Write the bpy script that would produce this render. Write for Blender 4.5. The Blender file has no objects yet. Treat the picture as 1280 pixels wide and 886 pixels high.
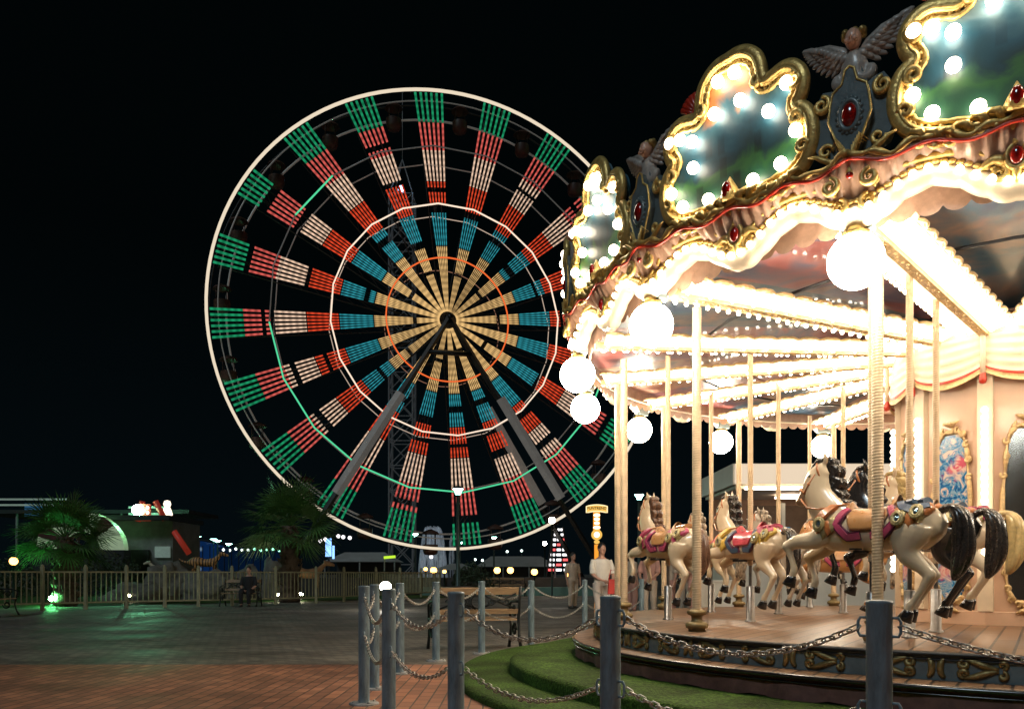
import bpy, math, random
from mathutils import Vector, Matrix, noise as mnoise
random.seed(7)
PI = math.pi
scn = bpy.context.scene
COL = scn.collection
F = 1064.5; CAM = 1.1; HY = 717.0
def R(d): return math.radians(d)
def W(x, y, Z):                       # direction of a picture point taken at a known distance
    return Vector(((x-640)/F*Z, Z, CAM+(HY-y)/F*Z))
def G(x, y, z=0.0):                   # the ground point under a picture point
    Z = F*(CAM-z)/(y-HY); return Vector(((x-640)/F*Z, Z, z))
def lerp(a, b, t): return a+(b-a)*t
def sstep(t): t = max(0, min(1, t)); return t*t*(3-2*t)

# ------------------------------------------------------------------ materials
def newmat(name):
    m = bpy.data.materials.new(name); m.use_nodes = True
    nt = m.node_tree; nt.nodes.clear()
    return m, nt, nt.nodes, nt.links
def out(nt, sh):
    o = nt.nodes.new('ShaderNodeOutputMaterial'); nt.links.new(sh, o.inputs['Surface'])
def P(name, col, rough=.5, metal=0.0, var=.18, vs=6.0, bump=0.0, bs=40.0, coat=0.0, emit=None, es=0.0, spec=.5, col2=None, stretch=None, samp=None, rvar=.1):
    m, nt, N, L = newmat(name)
    tc = N.new('ShaderNodeTexCoord'); src = tc.outputs['Object']
    if stretch:
        mp = N.new('ShaderNodeMapping'); mp.inputs['Scale'].default_value = stretch
        L.new(src, mp.inputs['Vector']); src = mp.outputs[0]
    n = N.new('ShaderNodeTexNoise'); n.inputs['Scale'].default_value = vs; n.inputs['Detail'].default_value = 5
    n.inputs['Roughness'].default_value = .65
    L.new(src, n.inputs['Vector'])
    cr = N.new('ShaderNodeValToRGB'); cr.color_ramp.elements[0].position = .34; cr.color_ramp.elements[1].position = .68
    c2 = col2 or tuple(min(1, c*(1+var)) for c in col)
    cr.color_ramp.elements[0].color = (*[c*(1-var) for c in col], 1)
    cr.color_ramp.elements[1].color = (*c2, 1)
    L.new(n.outputs[0], cr.inputs[0])
    b = N.new('ShaderNodeBsdfPrincipled')
    L.new(cr.outputs[0], b.inputs['Base Color'])
    b.inputs['Metallic'].default_value = metal
    b.inputs['Specular IOR Level'].default_value = spec
    b.inputs['Coat Weight'].default_value = coat; b.inputs['Coat Roughness'].default_value = .12
    mr = N.new('ShaderNodeMapRange'); mr.inputs['To Min'].default_value = max(.02, rough-rvar); mr.inputs['To Max'].default_value = min(1, rough+rvar)
    n2 = N.new('ShaderNodeTexNoise'); n2.inputs['Scale'].default_value = vs*3.1; L.new(src, n2.inputs['Vector'])
    L.new(n2.outputs[0], mr.inputs[0]); L.new(mr.outputs[0], b.inputs['Roughness'])
    if bump:
        n3 = N.new('ShaderNodeTexNoise'); n3.inputs['Scale'].default_value = bs; n3.inputs['Detail'].default_value = 4
        L.new(src, n3.inputs['Vector'])
        bp = N.new('ShaderNodeBump'); bp.inputs['Strength'].default_value = bump; bp.inputs['Distance'].default_value = .02
        L.new(n3.outputs[0], bp.inputs['Height']); L.new(bp.outputs[0], b.inputs['Normal'])
    if emit:
        b.inputs['Emission Color'].default_value = (*emit, 1); b.inputs['Emission Strength'].default_value = es
        m.cycles.emission_sampling = samp or 'NONE'
    out(nt, b.outputs[0]); return m
def EM(name, col, s, samp='NONE'):
    m, nt, N, L = newmat(name)
    e = N.new('ShaderNodeEmission'); e.inputs[0].default_value = (*col, 1); e.inputs[1].default_value = s
    out(nt, e.outputs[0]); m.cycles.emission_sampling = samp; return m

M = {}
M['bulb'] = EM('bulb_glass_lit', (1, .86, .66), 22, 'NONE')
M['bulb_big'] = EM('big_bulb_lit', (1, .84, .62), 20, 'FRONT')
M['bulb_hem'] = EM('hem_bulb_lit', (1, .84, .62), 15, 'FRONT')
M['globe'] = EM('globe_glass_lit', (1, .86, .66), 72, 'FRONT')
M['strip'] = EM('light_strip_lit', (1, .76, .50), 3.0, 'FRONT')
M['tube'] = EM('light_tube_lit', (1, .80, .58), 7.0, 'FRONT')
M['gold'] = P('gilt_moulding', (.80, .52, .17), .33, .45, .35, 14, .25, 60, rvar=.12)
M['gold_dark'] = P('aged_gilt', (.35, .25, .10), .42, .7, .4, 10, .3, 50)
M['gem'] = P('red_glass_gem', (.22, .006, .004), .08, 0, .2, 4, coat=1)
M['slate'] = P('slate_blue_paint', (.13, .17, .175), .38, 0, .2, 8, .15, 30, coat=.3)
M['pinkband'] = P('dusty_pink_paint', (.44, .27, .19), .45, 0, .22, 9, .15, 30, coat=.2)
M['peach'] = P('peach_paint', (.78, .52, .36), .38, 0, .06, 3, coat=.25)
M['cream'] = P('cream_paint', (.82, .68, .50), .38, 0, .08, 5, .1, 25, coat=.2)
M['creamgold'] = P('cream_scroll_paint', (.80, .56, .28), .35, .25, .3, 16, .3, 40)
M['redtrim'] = P('red_paint', (.52, .035, .015), .35, 0, .2, 7, coat=.4)
M['pole'] = P('cream_brass_pole', (.62, .46, .29), .34, .12, .15, 8)
M['steel'] = P('polished_steel', (.22, .21, .20), .34, .85, .2, 12)
M['darksteel'] = P('dark_steel', (.035, .035, .038), .4, .5, .3, 5)
M['bollard'] = P('grey_painted_steel', (.17, .235, .27), .45, .05, .42, 11, .3, 45, stretch=(1, 1, .25))
M['flange'] = P('worn_grey_flange', (.30, .30, .29), .6, .3, .4, 14, .3, 40)
M['chain'] = P('galvanised_chain', (.46, .44, .40), .32, .9, .3, 30)
M['turf'] = None
M['skirt'] = P('faded_maroon_canvas', (.16, .065, .05), .75, 0, .35, 7, .5, 12)
M['knob'] = P('olive_gilt_knob', (.22, .16, .07), .4, .45, .35, 9, .2)
M['black'] = P('black_gloss_paint', (.012, .011, .011), .22, 0, .3, 8, coat=.6)
M['blackrubber'] = P('black_rubber_trim', (.014, .013, .012), .5, 0, .3, 8)

# ------------------------------------------------------------------ mesh builder
class MB:
    def __init__(s): s.v = []; s.f = []; s.m = []; s.s = []; s.M = Matrix.Identity(4); s.mi = 0; s.sm = True
    def av(s, p): s.v.append(tuple(s.M @ Vector(p))); return len(s.v)-1
    def af(s, idx): s.f.append(tuple(idx)); s.m.append(s.mi); s.s.append(s.sm)
    def box(s, c, d, rot=None, taper=1.0):
        sm = s.sm; s.sm = False; M0 = Matrix.Translation(Vector(c)) @ (rot.to_4x4() if rot else Matrix.Identity(4))
        i = []
        for z in (-1, 1):
            t = taper if z > 0 else 1
            for x, y in ((-1, -1), (1, -1), (1, 1), (-1, 1)):
                i.append(s.av(M0 @ Vector((x*d[0]/2*t, y*d[1]/2*t, z*d[2]/2))))
        for q in ((3, 2, 1, 0), (4, 5, 6, 7), (0, 1, 5, 4), (1, 2, 6, 5), (2, 3, 7, 6), (3, 0, 4, 7)): s.af([i[k] for k in q])
        s.sm = sm
    def rings(s, rings, closed=True, cap=True, loop=False):
        n = len(rings[0]); ids = [[s.av(p) for p in r] for r in rings]
        m = len(ids)
        for a in range(m if loop else m-1):
            A, B = ids[a], ids[(a+1) % m]
            for k in range(n if closed else n-1):
                k2 = (k+1) % n; s.af((A[k], A[k2], B[k2], B[k]))
        if cap and closed and not loop:
            s.af(ids[0][::-1]); s.af(ids[-1])
        return ids
    def tube(s, path, r, seg=8, loop=False, cap=True, up=(0, 0, 1)):
        pts = [Vector(p) for p in path]; n = len(pts); rr = r if isinstance(r, (list, tuple)) else [r]*n
        rings = []; prev = None
        for i in range(n):
            a = pts[(i-1) % n] if (loop or i > 0) else pts[i]
            b = pts[(i+1) % n] if (loop or i < n-1) else pts[i]
            t = (b-a); t = t.normalized() if t.length > 1e-9 else Vector((0, 0, 1))
            if prev is None:
                u = Vector(up); u = u - t*u.dot(t)
                if u.length < 1e-3: u = Vector((1, 0, 0)) - t*t.x
                if u.length < 1e-3: u = Vector((0, 1, 0)) - t*t.y
            else: u = prev - t*prev.dot(t)
            if u.length < 1e-6: u = t.orthogonal()
            u.normalize(); prev = u; w = t.cross(u)
            q = rr[i]; ra, rb = q if isinstance(q, tuple) else (q, q)
            rings.append([pts[i]+w*math.cos(2*PI*k/seg)*ra+u*math.sin(2*PI*k/seg)*rb for k in range(seg)])
        s.rings(rings, True, cap, loop)
    def bar(s, a, b, w, seg=4): s.tube([a, b], w, seg)
    def lathe(s, prof, seg=24, c=(0, 0, 0), a0=0, cap=False):
        c = Vector(c)
        rings = [[c+Vector((r*math.cos(2*PI*k/seg+a0), r*math.sin(2*PI*k/seg+a0), z)) for k in range(seg)] for r, z in prof]
        s.rings(rings, True, cap)
    def sphere(s, c, r, seg=12, rn=8, sc=(1, 1, 1)):
        c = Vector(c); rings = []
        for i in range(1, rn):
            a = PI*i/rn
            rings.append([c+Vector((r*sc[0]*math.sin(a)*math.cos(2*PI*k/seg), r*sc[1]*math.sin(a)*math.sin(2*PI*k/seg), -r*sc[2]*math.cos(a))) for k in range(seg)])
        ids = s.rings(rings, True, False)
        b = s.av(c+Vector((0, 0, -r*sc[2]))); t = s.av(c+Vector((0, 0, r*sc[2])))
        for k in range(seg):
            k2 = (k+1) % seg; s.af((b, ids[0][k2], ids[0][k])); s.af((t, ids[-1][k], ids[-1][k2]))
    def prism(s, outl, d0, d1, f):           # outline (u,h) list; f(u,h,d)->point
        sm = s.sm; s.sm = False
        a = [s.av(f(u, h, d0)) for u, h in outl]; b = [s.av(f(u, h, d1)) for u, h in outl]; n = len(outl)
        s.af(a); s.af(b[::-1])
        for k in range(n): s.af((a[k], b[k], b[(k+1) % n], a[(k+1) % n]))
        s.sm = sm
    def mesh(s, name):
        me = bpy.data.meshes.new(name); me.from_pydata(s.v, [], s.f)
        me.polygons.foreach_set('material_index', s.m); me.polygons.foreach_set('use_smooth', s.s); me.update(); return me
    def build(s, name, mats, parent=None, loc=None, rz=None, **tags):
        me = s.mesh(name)
        for m in (mats if isinstance(mats, (list, tuple)) else [mats]): me.materials.append(m)
        return link(name, me, parent, loc, rz, **tags)
def link(name, me, parent=None, loc=None, rz=None, **tags):
    o = bpy.data.objects.new(name, me); COL.objects.link(o)
    if parent: o.parent = parent
    if loc is not None: o.location = loc
    if rz is not None: o.rotation_euler = (0, 0, rz)
    for k, v in tags.items():
        if v: o[k] = v
    return o
def thing(name, label, cat, loc=(0, 0, 0), rz=0, group=None):
    o = bpy.data.objects.new(name, None); COL.objects.link(o); o.location = loc; o.rotation_euler = (0, 0, rz)
    o.empty_display_size = .2
    o['label'] = label; o['category'] = cat
    if group: o['group'] = group
    return o
def dup(root, loc, rz, label, group=None):
    r = root.copy(); COL.objects.link(r); r.location = loc; r.rotation_euler = (0, 0, rz); r['label'] = label
    if group: r['group'] = group
    for ch in list(root.children):
        c = ch.copy(); COL.objects.link(c); c.parent = r
        for g in list(ch.children):
            d = g.copy(); COL.objects.link(d); d.parent = c
    return r
def setmat(o, i, m):
    o.material_slots[i].link = 'OBJECT'; o.material_slots[i].material = m
def fuse(mb, voxel, it=4):
    me = mb.mesh('tmp'); o = bpy.data.objects.new('tmp', me); COL.objects.link(o)
    m = o.modifiers.new('r', 'REMESH'); m.mode = 'VOXEL'; m.voxel_size = voxel; m.use_smooth_shade = True
    if it:
        s = o.modifiers.new('s', 'SMOOTH'); s.factor = .5; s.iterations = it
    dg = bpy.context.evaluated_depsgraph_get(); dg.update()
    r = bpy.data.meshes.new_from_object(o.evaluated_get(dg)); bpy.data.objects.remove(o); r.materials.clear()
    r.polygons.foreach_set('use_smooth', [True]*len(r.polygons)); r.update()
    return r
def spline(pts, n):
    pts = [Vector(p) for p in pts]; P0 = [2*pts[0]-pts[1]]+pts+[2*pts[-1]-pts[-2]]; o = []
    for i in range(1, len(P0)-2):
        for k in range(n):
            t = k/n; a, b, c, d = P0[i-1:i+3]
            o.append(.5*((2*b)+(c-a)*t+(2*a-5*b+4*c-d)*t*t+(3*b-a-3*c+d)*t**3))
    o.append(pts[-1]); return o

# ------------------------------------------------------------------ camera, world, settings
cam = bpy.data.cameras.new('camera'); co = bpy.data.objects.new('camera', cam); COL.objects.link(co)
co.location = (0, 0, CAM); co.rotation_euler = (R(90), 0, 0)
cam.lens = F/1280*36; cam.sensor_width = 36; cam.shift_y = (HY-443)/1280; cam.clip_end = 2000; cam.clip_start = .05
scn.camera = co
sl = bpy.data.lights.new('fill_sun', 'SUN'); sl.energy = .65; sl.angle = R(12); sl.color = (.72, .90, 1.0)  # added cool fill in place of plaza lamps behind the camera
so_ = bpy.data.objects.new('fill_sun', sl); COL.objects.link(so_); so_.rotation_euler = (R(48), 0, R(-38)); so_.location = (0, -5, 20)
w = bpy.data.worlds.new('World'); scn.world = w; w.use_nodes = True
nt = w.node_tree; nt.nodes.clear()
bg = nt.nodes.new('ShaderNodeBackground'); wo = nt.nodes.new('ShaderNodeOutputWorld')
tc = nt.nodes.new('ShaderNodeTexCoord'); sp = nt.nodes.new('ShaderNodeSeparateXYZ'); cr = nt.nodes.new('ShaderNodeValToRGB')
nt.links.new(tc.outputs['Generated'], sp.inputs[0]); nt.links.new(sp.outputs[2], cr.inputs[0])
cr.color_ramp.elements[0].color = (.0014, .0034, .0046, 1); cr.color_ramp.elements[1].color = (.0005, .0013, .0015, 1); cr.color_ramp.elements[1].position = .35
nt.links.new(cr.outputs[0], bg.inputs[0]); bg.inputs[1].default_value = 1.0; nt.links.new(bg.outputs[0], wo.inputs[0])
scn.view_settings.view_transform = 'Standard'; scn.view_settings.look = 'None'; scn.view_settings.gamma = 1; scn.view_settings.exposure = 0
cy = scn.cycles
cy.use_denoising = True; cy.denoiser = 'OPENIMAGEDENOISE'; cy.denoising_input_passes = 'RGB_ALBEDO_NORMAL'
cy.sample_clamp_indirect = 4; cy.sample_clamp_direct = 0; cy.max_bounces = 5; cy.diffuse_bounces = 2; cy.glossy_bounces = 3
cy.transmission_bounces = 4; cy.transparent_max_bounces = 8; cy.use_light_tree = True; cy.caustics_reflective = False; cy.caustics_refractive = False
cy.use_adaptive_sampling = False
# ================================================================== GROUND
def ground_mat():
    m, nt, N, L = newmat('plaza_pavers')
    tc = N.new('ShaderNodeTexCoord')
    def brick(sc, w_, h_, c1, c2, mo, ms, rot):
        mp = N.new('ShaderNodeMapping'); mp.inputs['Rotation'].default_value = (0, 0, rot); L.new(tc.outputs['Object'], mp.inputs[0])
        b = N.new('ShaderNodeTexBrick'); L.new(mp.outputs[0], b.inputs['Vector'])
        b.inputs['Scale'].default_value = sc; b.inputs['Brick Width'].default_value = w_; b.inputs['Row Height'].default_value = h_
        b.inputs['Color1'].default_value = (*c1, 1); b.inputs['Color2'].default_value = (*c2, 1); b.inputs['Mortar'].default_value = (*mo, 1)
        b.inputs['Mortar Size'].default_value = ms; b.inputs['Mortar Smooth'].default_value = .3; b.inputs['Bias'].default_value = .1
        return b
    red = brick(1, .24, .12, (.50, .215, .115), (.27, .12, .07), (.075, .055, .04), .008, R(90))
    grey = brick(1, .22, .11, (.27, .235, .185), (.13, .12, .10), (.045, .042, .038), .010, R(28))
    n = N.new('ShaderNodeTexNoise'); n.inputs['Scale'].default_value = .7; n.inputs['Detail'].default_value = 8; L.new(tc.outputs['Object'], n.inputs[0])
    sp = N.new('ShaderNodeSeparateXYZ'); L.new(tc.outputs['Object'], sp.inputs[0])
    # the red brick field ends on a straight line
    th = N.new('ShaderNodeMath'); th.operation = 'LESS_THAN'; L.new(sp.outputs[1], th.inputs[0]); th.inputs[1].default_value = 10.35
    mx = N.new('ShaderNodeMixRGB'); L.new(th.outputs[0], mx.inputs[0]); L.new(grey.outputs[0], mx.inputs[1]); L.new(red.outputs[0], mx.inputs[2])
    hv = N.new('ShaderNodeMix'); L.new(th.outputs[0], hv.inputs[0]); L.new(grey.outputs[1], hv.inputs[2]); L.new(red.outputs[1], hv.inputs[3])
    st = N.new('ShaderNodeMixRGB'); st.blend_type = 'MULTIPLY'; st.inputs[0].default_value = .75
    cr = N.new('ShaderNodeValToRGB'); cr.color_ramp.elements[0].position = .3; cr.color_ramp.elements[0].color = (.30, .29, .28, 1); cr.color_ramp.elements[1].position = .62
    L.new(n.outputs[0], cr.inputs[0]); L.new(mx.outputs[0], st.inputs[1]); L.new(cr.outputs[0], st.inputs[2])
    b = N.new('ShaderNodeBsdfPrincipled'); L.new(st.outputs[0], b.inputs['Base Color'])
    n2 = N.new('ShaderNodeTexNoise'); n2.inputs['Scale'].default_value = .45; n2.inputs['Detail'].default_value = 5; L.new(tc.outputs['Object'], n2.inputs[0])
    mr = N.new('ShaderNodeMapRange'); mr.inputs['From Min'].default_value = .35; mr.inputs['From Max'].default_value = .7; mr.inputs['To Min'].default_value = .48; mr.inputs['To Max'].default_value = .85
    L.new(n2.outputs[0], mr.inputs[0]); L.new(mr.outputs[0], b.inputs['Roughness'])
    n3 = N.new('ShaderNodeTexNoise'); n3.inputs['Scale'].default_value = 60; L.new(tc.outputs['Object'], n3.inputs[0])
    ad = N.new('ShaderNodeMath'); ad.operation = 'MULTIPLY_ADD'; L.new(n3.outputs[0], ad.inputs[0]); ad.inputs[1].default_value = .35
    iv = N.new('ShaderNodeMath'); iv.operation = 'SUBTRACT'; iv.inputs[0].default_value = 1; L.new(hv.outputs[0], iv.inputs[1]); L.new(iv.outputs[0], ad.inputs[2])
    bp = N.new('ShaderNodeBump'); bp.inputs['Strength'].default_value = .6; bp.inputs['Distance'].default_value = .008
    L.new(ad.outputs[0], bp.inputs['Height']); L.new(bp.outputs[0], b.inputs['Normal'])
    out(nt, b.outputs[0]); return m
def turf_mat(name, c, sc=1):
    m, nt, N, L = newmat(name)
    tc = N.new('ShaderNodeTexCoord')
    n = N.new('ShaderNodeTexNoise'); n.inputs['Scale'].default_value = 42*sc; n.inputs['Detail'].default_value = 3; L.new(tc.outputs['Object'], n.inputs[0])
    n1 = N.new('ShaderNodeTexNoise'); n1.inputs['Scale'].default_value = 2; n1.inputs['Detail'].default_value = 4; L.new(tc.outputs['Object'], n1.inputs[0])
    cr = N.new('ShaderNodeValToRGB'); cr.color_ramp.elements[0].position = .35; cr.color_ramp.elements[1].position = .7
    cr.color_ramp.elements[0].color = (c[0]*.35, c[1]*.35, c[2]*.35, 1); cr.color_ramp.elements[1].color = (c[0]*1.5, c[1]*1.4, c[2]*1.3, 1)
    L.new(n.outputs[0], cr.inputs[0])
    c2 = N.new('ShaderNodeValToRGB'); c2.color_ramp.elements[0].position = .35; c2.color_ramp.elements[0].color = (.42, .40, .34, 1); c2.color_ramp.elements[1].position = .65
    L.new(n1.outputs[0], c2.inputs[0])
    mx = N.new('ShaderNodeMixRGB'); mx.blend_type = 'MULTIPLY'; mx.inputs[0].default_value = 1; L.new(cr.outputs[0], mx.inputs[1]); L.new(c2.outputs[0], mx.inputs[2])
    b = N.new('ShaderNodeBsdfPrincipled'); L.new(mx.outputs[0], b.inputs['Base Color']); b.inputs['Roughness'].default_value = .8; b.inputs['Specular IOR Level'].default_value = .15
    bp = N.new('ShaderNodeBump'); bp.inputs['Strength'].default_value = 1; bp.inputs['Distance'].default_value = .02
    L.new(n.outputs[0], bp.inputs['Height']); L.new(bp.outputs[0], b.inputs['Normal'])
    out(nt, b.outputs[0]); return m
M['ground'] = ground_mat(); M['turf'] = turf_mat('green_turf', (.06, .125, .02)); M['lawn'] = turf_mat('dark_lawn', (.045, .12, .025), .5)
g = MB(); g.sm = False
g.f.append((0, 1, 2, 3)); g.m.append(0); g.s.append(False); g.v += [(-600, -60, 0), (600, -60, 0), (600, 1500, 0), (-600, 1500, 0)]
g.build('plaza_ground', M['ground'], kind='structure')
def sheet(name, pts, z, mat, kind='structure'):
    m = MB(); m.sm = False; m.af([m.av((x, y, z)) for x, y in pts]); return m.build(name, mat, kind=kind)
# lawn behind the fence (slopes are flat), with a raised kerb
lawn_pts = [(-34, 28.4), (-17, 27.0), (-9.0, 33.2), (-3.2, 38.5), (-2.2, 42), (-12, 62), (-48, 60)]
sheet('lawn', lawn_pts, .02, M['lawn'])
M['kerb'] = P('concrete_kerb', (.16, .16, .15), .8, 0, .3, 3, .3, 30)
# carousel centre
D = 2.1; CC = Vector((2.595*D, 4.437*D, 0)); RR = 2.27*D; A0 = 228.85; ST = 22.5; RD = 2.148*D; RL = 2.26*D
DK = CAM-.243*D; LG = CAM-.335*D
# two terraces of turf round the carousel
def terrace(name, rad, z0, z1, wob, seed):
    m = MB(); rings = []; n = 160
    def rr(a): return rad+wob*(.6*math.sin(3*a+seed)+.4*math.sin(7*a+seed*2))
    for dr, z in ((.03, z0-.02), (.03, z1-.03), (.0, z1-.006), (-.05, z1), (-.5, z1+.004), (-rad+.6, z1+.004)):
        rings.append([(CC.x+(rr(2*PI*k/n)+dr)*math.cos(2*PI*k/n), CC.y+(rr(2*PI*k/n)+dr)*math.sin(2*PI*k/n), z) for k in range(n)])
    m.rings(rings, True, False); return m.build(name, M['turf'], kind='structure')
terrace('turf_lower_terrace', 6.05, 0, .07, .04, 1.0)
terrace('turf_upper_terrace', 5.45, .05, .20, .10, 2.2)

# ================================================================== CAROUSEL
car = thing('carousel', 'brightly lit carousel with gilded painted panels, mirrored drum and wooden deck', 'carousel', CC)
def wood_mat():
    m, nt, N, L = newmat('deck_planks')
    tc = N.new('ShaderNodeTexCoord')
    b = N.new('ShaderNodeTexBrick'); mp = N.new('ShaderNodeMapping'); mp.inputs['Rotation'].default_value = (0, 0, R(-58)); L.new(tc.outputs['Object'], mp.inputs[0]); L.new(mp.outputs[0], b.inputs[0])
    b.inputs['Scale'].default_value = 1; b.inputs['Brick Width'].default_value = 1.6; b.inputs['Row Height'].default_value = .15; b.inputs['Mortar Size'].default_value = .010
    b.inputs['Color1'].default_value = (.27, .155, .085, 1); b.inputs['Color2'].default_value = (.15, .085, .045, 1); b.inputs['Mortar'].default_value = (.02, .012, .008, 1)
    n = N.new('ShaderNodeTexNoise'); n.inputs['Scale'].default_value = 5; n.inputs['Detail'].default_value = 8
    m2 = N.new('ShaderNodeMapping'); m2.inputs['Scale'].default_value = (1, 9, 1); m2.inputs['Rotation'].default_value = (0, 0, R(-58)); L.new(tc.outputs['Object'], m2.inputs[0]); L.new(m2.outputs[0], n.inputs[0])
    cr = N.new('ShaderNodeValToRGB'); cr.color_ramp.elements[0].position = .3; cr.color_ramp.elements[0].color = (.45, .42, .4, 1); cr.color_ramp.elements[1].position = .7; cr.color_ramp.elements[1].color = (1.15, 1.1, 1.05, 1)
    L.new(n.outputs[0], cr.inputs[0]); mx = N.new('ShaderNodeMixRGB'); mx.blend_type = 'MULTIPLY'; mx.inputs[0].default_value = .9
    L.new(b.outputs[0], mx.inputs[1]); L.new(cr.outputs[0], mx.inputs[2])
    s = N.new('ShaderNodeBsdfPrincipled'); L.new(mx.outputs[0], s.inputs['Base Color'])
    mr = N.new('ShaderNodeMapRange'); mr.inputs['To Min'].default_value = .22; mr.inputs['To Max'].default_value = .55; L.new(n.outputs[0], mr.inputs[0]); L.new(mr.outputs[0], s.inputs['Roughness'])
    bp = N.new('ShaderNodeBump'); bp.inputs['Strength'].default_value = .4; bp.inputs['Distance'].default_value = .006; iv = N.new('ShaderNodeMath'); iv.operation = 'SUBTRACT'; iv.inputs[0].default_value = 1
    L.new(b.outputs[1], iv.inputs[1]); L.new(iv.outputs[0], bp.inputs['Height']); L.new(bp.outputs[0], s.inputs['Normal'])
    out(nt, s.outputs[0]); return m
M['wood'] = wood_mat()
N32 = 96
m = MB(); m.lathe([(.5*D, DK), (RD-.02, DK), (RD+.0, DK-.004)], N32); m.sm = False
m.build('deck', M['wood'], car)
m = MB(); m.lathe([(RD, DK-.004), (RD+.035, DK-.008), (RD+.04, DK-.03), (RD+.01, DK-.035)], N32); m.lathe([(RD+.012, DK-.05), (RD+.03, DK-.055), (RD+.012, DK-.06)], N32)
m.build('deck_edge', M['blackrubber'], car)
m = MB(); m.lathe([(RD+.005, DK-.03), (RD+.002, LG+.0)], N32)
rise = m.build('riser', M['slate'], car)
# ledge ring one step down
m = MB(); m.lathe([(RD-.02, LG), (RL, LG), (RL+.012, LG-.006)], N32); m.build('ledge', M['wood'], car)
m = MB(); m.lathe([(RL, LG-.004), (RL+.03, LG-.01), (RL+.035, LG-.035), (RL, LG-.04)], N32); m.lathe([(RL+.0, LG-.06), (RL+.022, LG-.066), (RL, LG-.075)], N32)
m.build('ledge_edge', M['black'], car)
m = MB(); rings = []
for j in range(5):
    t = j/4; ring = []
    for k in range(240):
        a = 2*PI*k/240; r = RL-.01+.0*t+.035*t*mnoise.noise((math.cos(a)*9, math.sin(a)*9, 1))+.02*t*math.sin(a*60)
        z = lerp(LG-.03, .21, t) if j < 4 else .20+.02*math.sin(a*48)
        ring.append((r*math.cos(a), r*math.sin(a), z))
    rings.append(ring)
m.rings(rings, True, False); m.build('skirt', M['skirt'], car)
# gilt scrolls on the riser
def scroll(mb, c, r0, turns, sgn, w, f, rad=.010, n=26, a_s=0):
    pts = []
    for i in range(n):
        t = i/(n-1); a = a_s+sgn*turns*2*PI*t; r = r0*(1-.8*t); pts.append(f(c[0]+r*math.cos(a)*w, c[1]+r*math.sin(a), .008))
    mb.tube(pts, [rad*(.5+math.sin(PI*min(1, .12+i/(n-1)))) for i in range(n)], 6)
def riser_f(a_mid, rad):
    def f(u, h, d): a = a_mid+u/rad; return Vector(((rad+d)*math.cos(a), (rad+d)*math.sin(a), h))
    return f
orn = MB(); zc = (DK+LG)/2-.012
f = riser_f(0, RD)
for sg in (-1, 1):
    for hh in (-1, 1):
        pts = [f(sg*(.165+.022*i), zc+hh*(.058-.050*sstep(i/9)), .006) for i in range(10)]
        orn.tube(pts, [.009+.016*math.sin(PI*(i+.5)/10) for i in range(10)], 6)
        scroll(orn, (sg*.165, zc+hh*.031), .030, 1.25, sg*hh, 1.1, f, .013, a_s=hh*PI/2); scroll(orn, (sg*.385, zc+hh*.034), .028, 1.1, sg*hh, 1, f, .012, a_s=-hh*PI/2)
    pts = [f(sg*(.055-.030*math.cos(-PI/2+PI*i/10)), zc+.06*math.sin(-PI/2+PI*i/10), .006) for i in range(11)]
    orn.tube(pts, [.009+.016*math.sin(PI*(i+.5)/11) for i in range(11)], 6)
ome = orn.mesh('ornament'); ome.materials.append(M['gold_dark'])
for k in range(28):
    link('gilt_ornament', ome, car, rz=2*PI*k/28+.05)

# ---- ceiling, roof
def ceiling_mat(name, cols, seed, sc=1.3):
    m, nt, N, L = newmat(name)
    tc = N.new('ShaderNodeTexCoord'); mp = N.new('ShaderNodeMapping'); mp.inputs['Location'].default_value = (seed*3.1, seed*1.7, 0); L.new(tc.outputs['Object'], mp.inputs[0])
    n = N.new('ShaderNodeTexNoise'); n.inputs['Scale'].default_value = sc; n.inputs['Detail'].default_value = 7; n.inputs['Distortion'].default_value = 1.2; L.new(mp.outputs[0], n.inputs[0])
    cr = N.new('ShaderNodeValToRGB'); e = cr.color_ramp.elements
    e[0].position = .3; e[0].color = (*cols[0], 1); e[1].position = .72; e[1].color = (*cols[-1], 1)
    for i, c in enumerate(cols[1:-1]):
        q = e.new(.3+.42*(i+1)/(len(cols)-1)); q.color = (*c, 1)
    L.new(n.outputs[0], cr.inputs[0])
    b = N.new('ShaderNodeBsdfPrincipled'); L.new(cr.outputs[0], b.inputs['Base Color']); b.inputs['Roughness'].default_value = .32; b.inputs['Coat Weight'].default_value = .3
    out(nt, b.outputs[0]); return m
CEIL = [ceiling_mat('ceiling_sky_painting', [(.03, .09, .19), (.06, .18, .28), (.28, .24, .24), (.55, .34, .24)], 1),
        ceiling_mat('ceiling_rose_painting', [(.42, .09, .10), (.55, .18, .17), (.18, .19, .32), (.62, .36, .26)], 2),
        ceiling_mat('ceiling_dusk_painting', [(.05, .13, .28), (.50, .22, .18), (.66, .42, .30), (.16, .24, .36)], 3)]
ZC = CAM+1.235*D; RI = .5*D; RO = 2.2*D
cm = MB()
n = 10
rings = []
for j in range(n+1):
    r = lerp(RI, RO, j/n); rings.append([(r*math.cos(a), r*math.sin(a), ZC+.05*math.sin(PI*j/n)) for a in (-R(ST/2), 0, R(ST/2))])
cm.rings(rings, False, False)
cme = cm.mesh('ceiling_panel')
for k in range(16):
    o = link('ceiling_panel', cme, car, rz=R(A0-ST*(k+.5)))
    if not cme.materials: cme.materials.append(CEIL[0])
    setmat(o, 0, CEIL[(1, 0, 1, 2, 1, 0, 2, 1, 0, 2, 1, 0, 2, 1, 0, 0)[k]])
M['roof'] = P('dark_canvas_roof', (.03, .025, .03), .8, 0, .3, 3)
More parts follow.
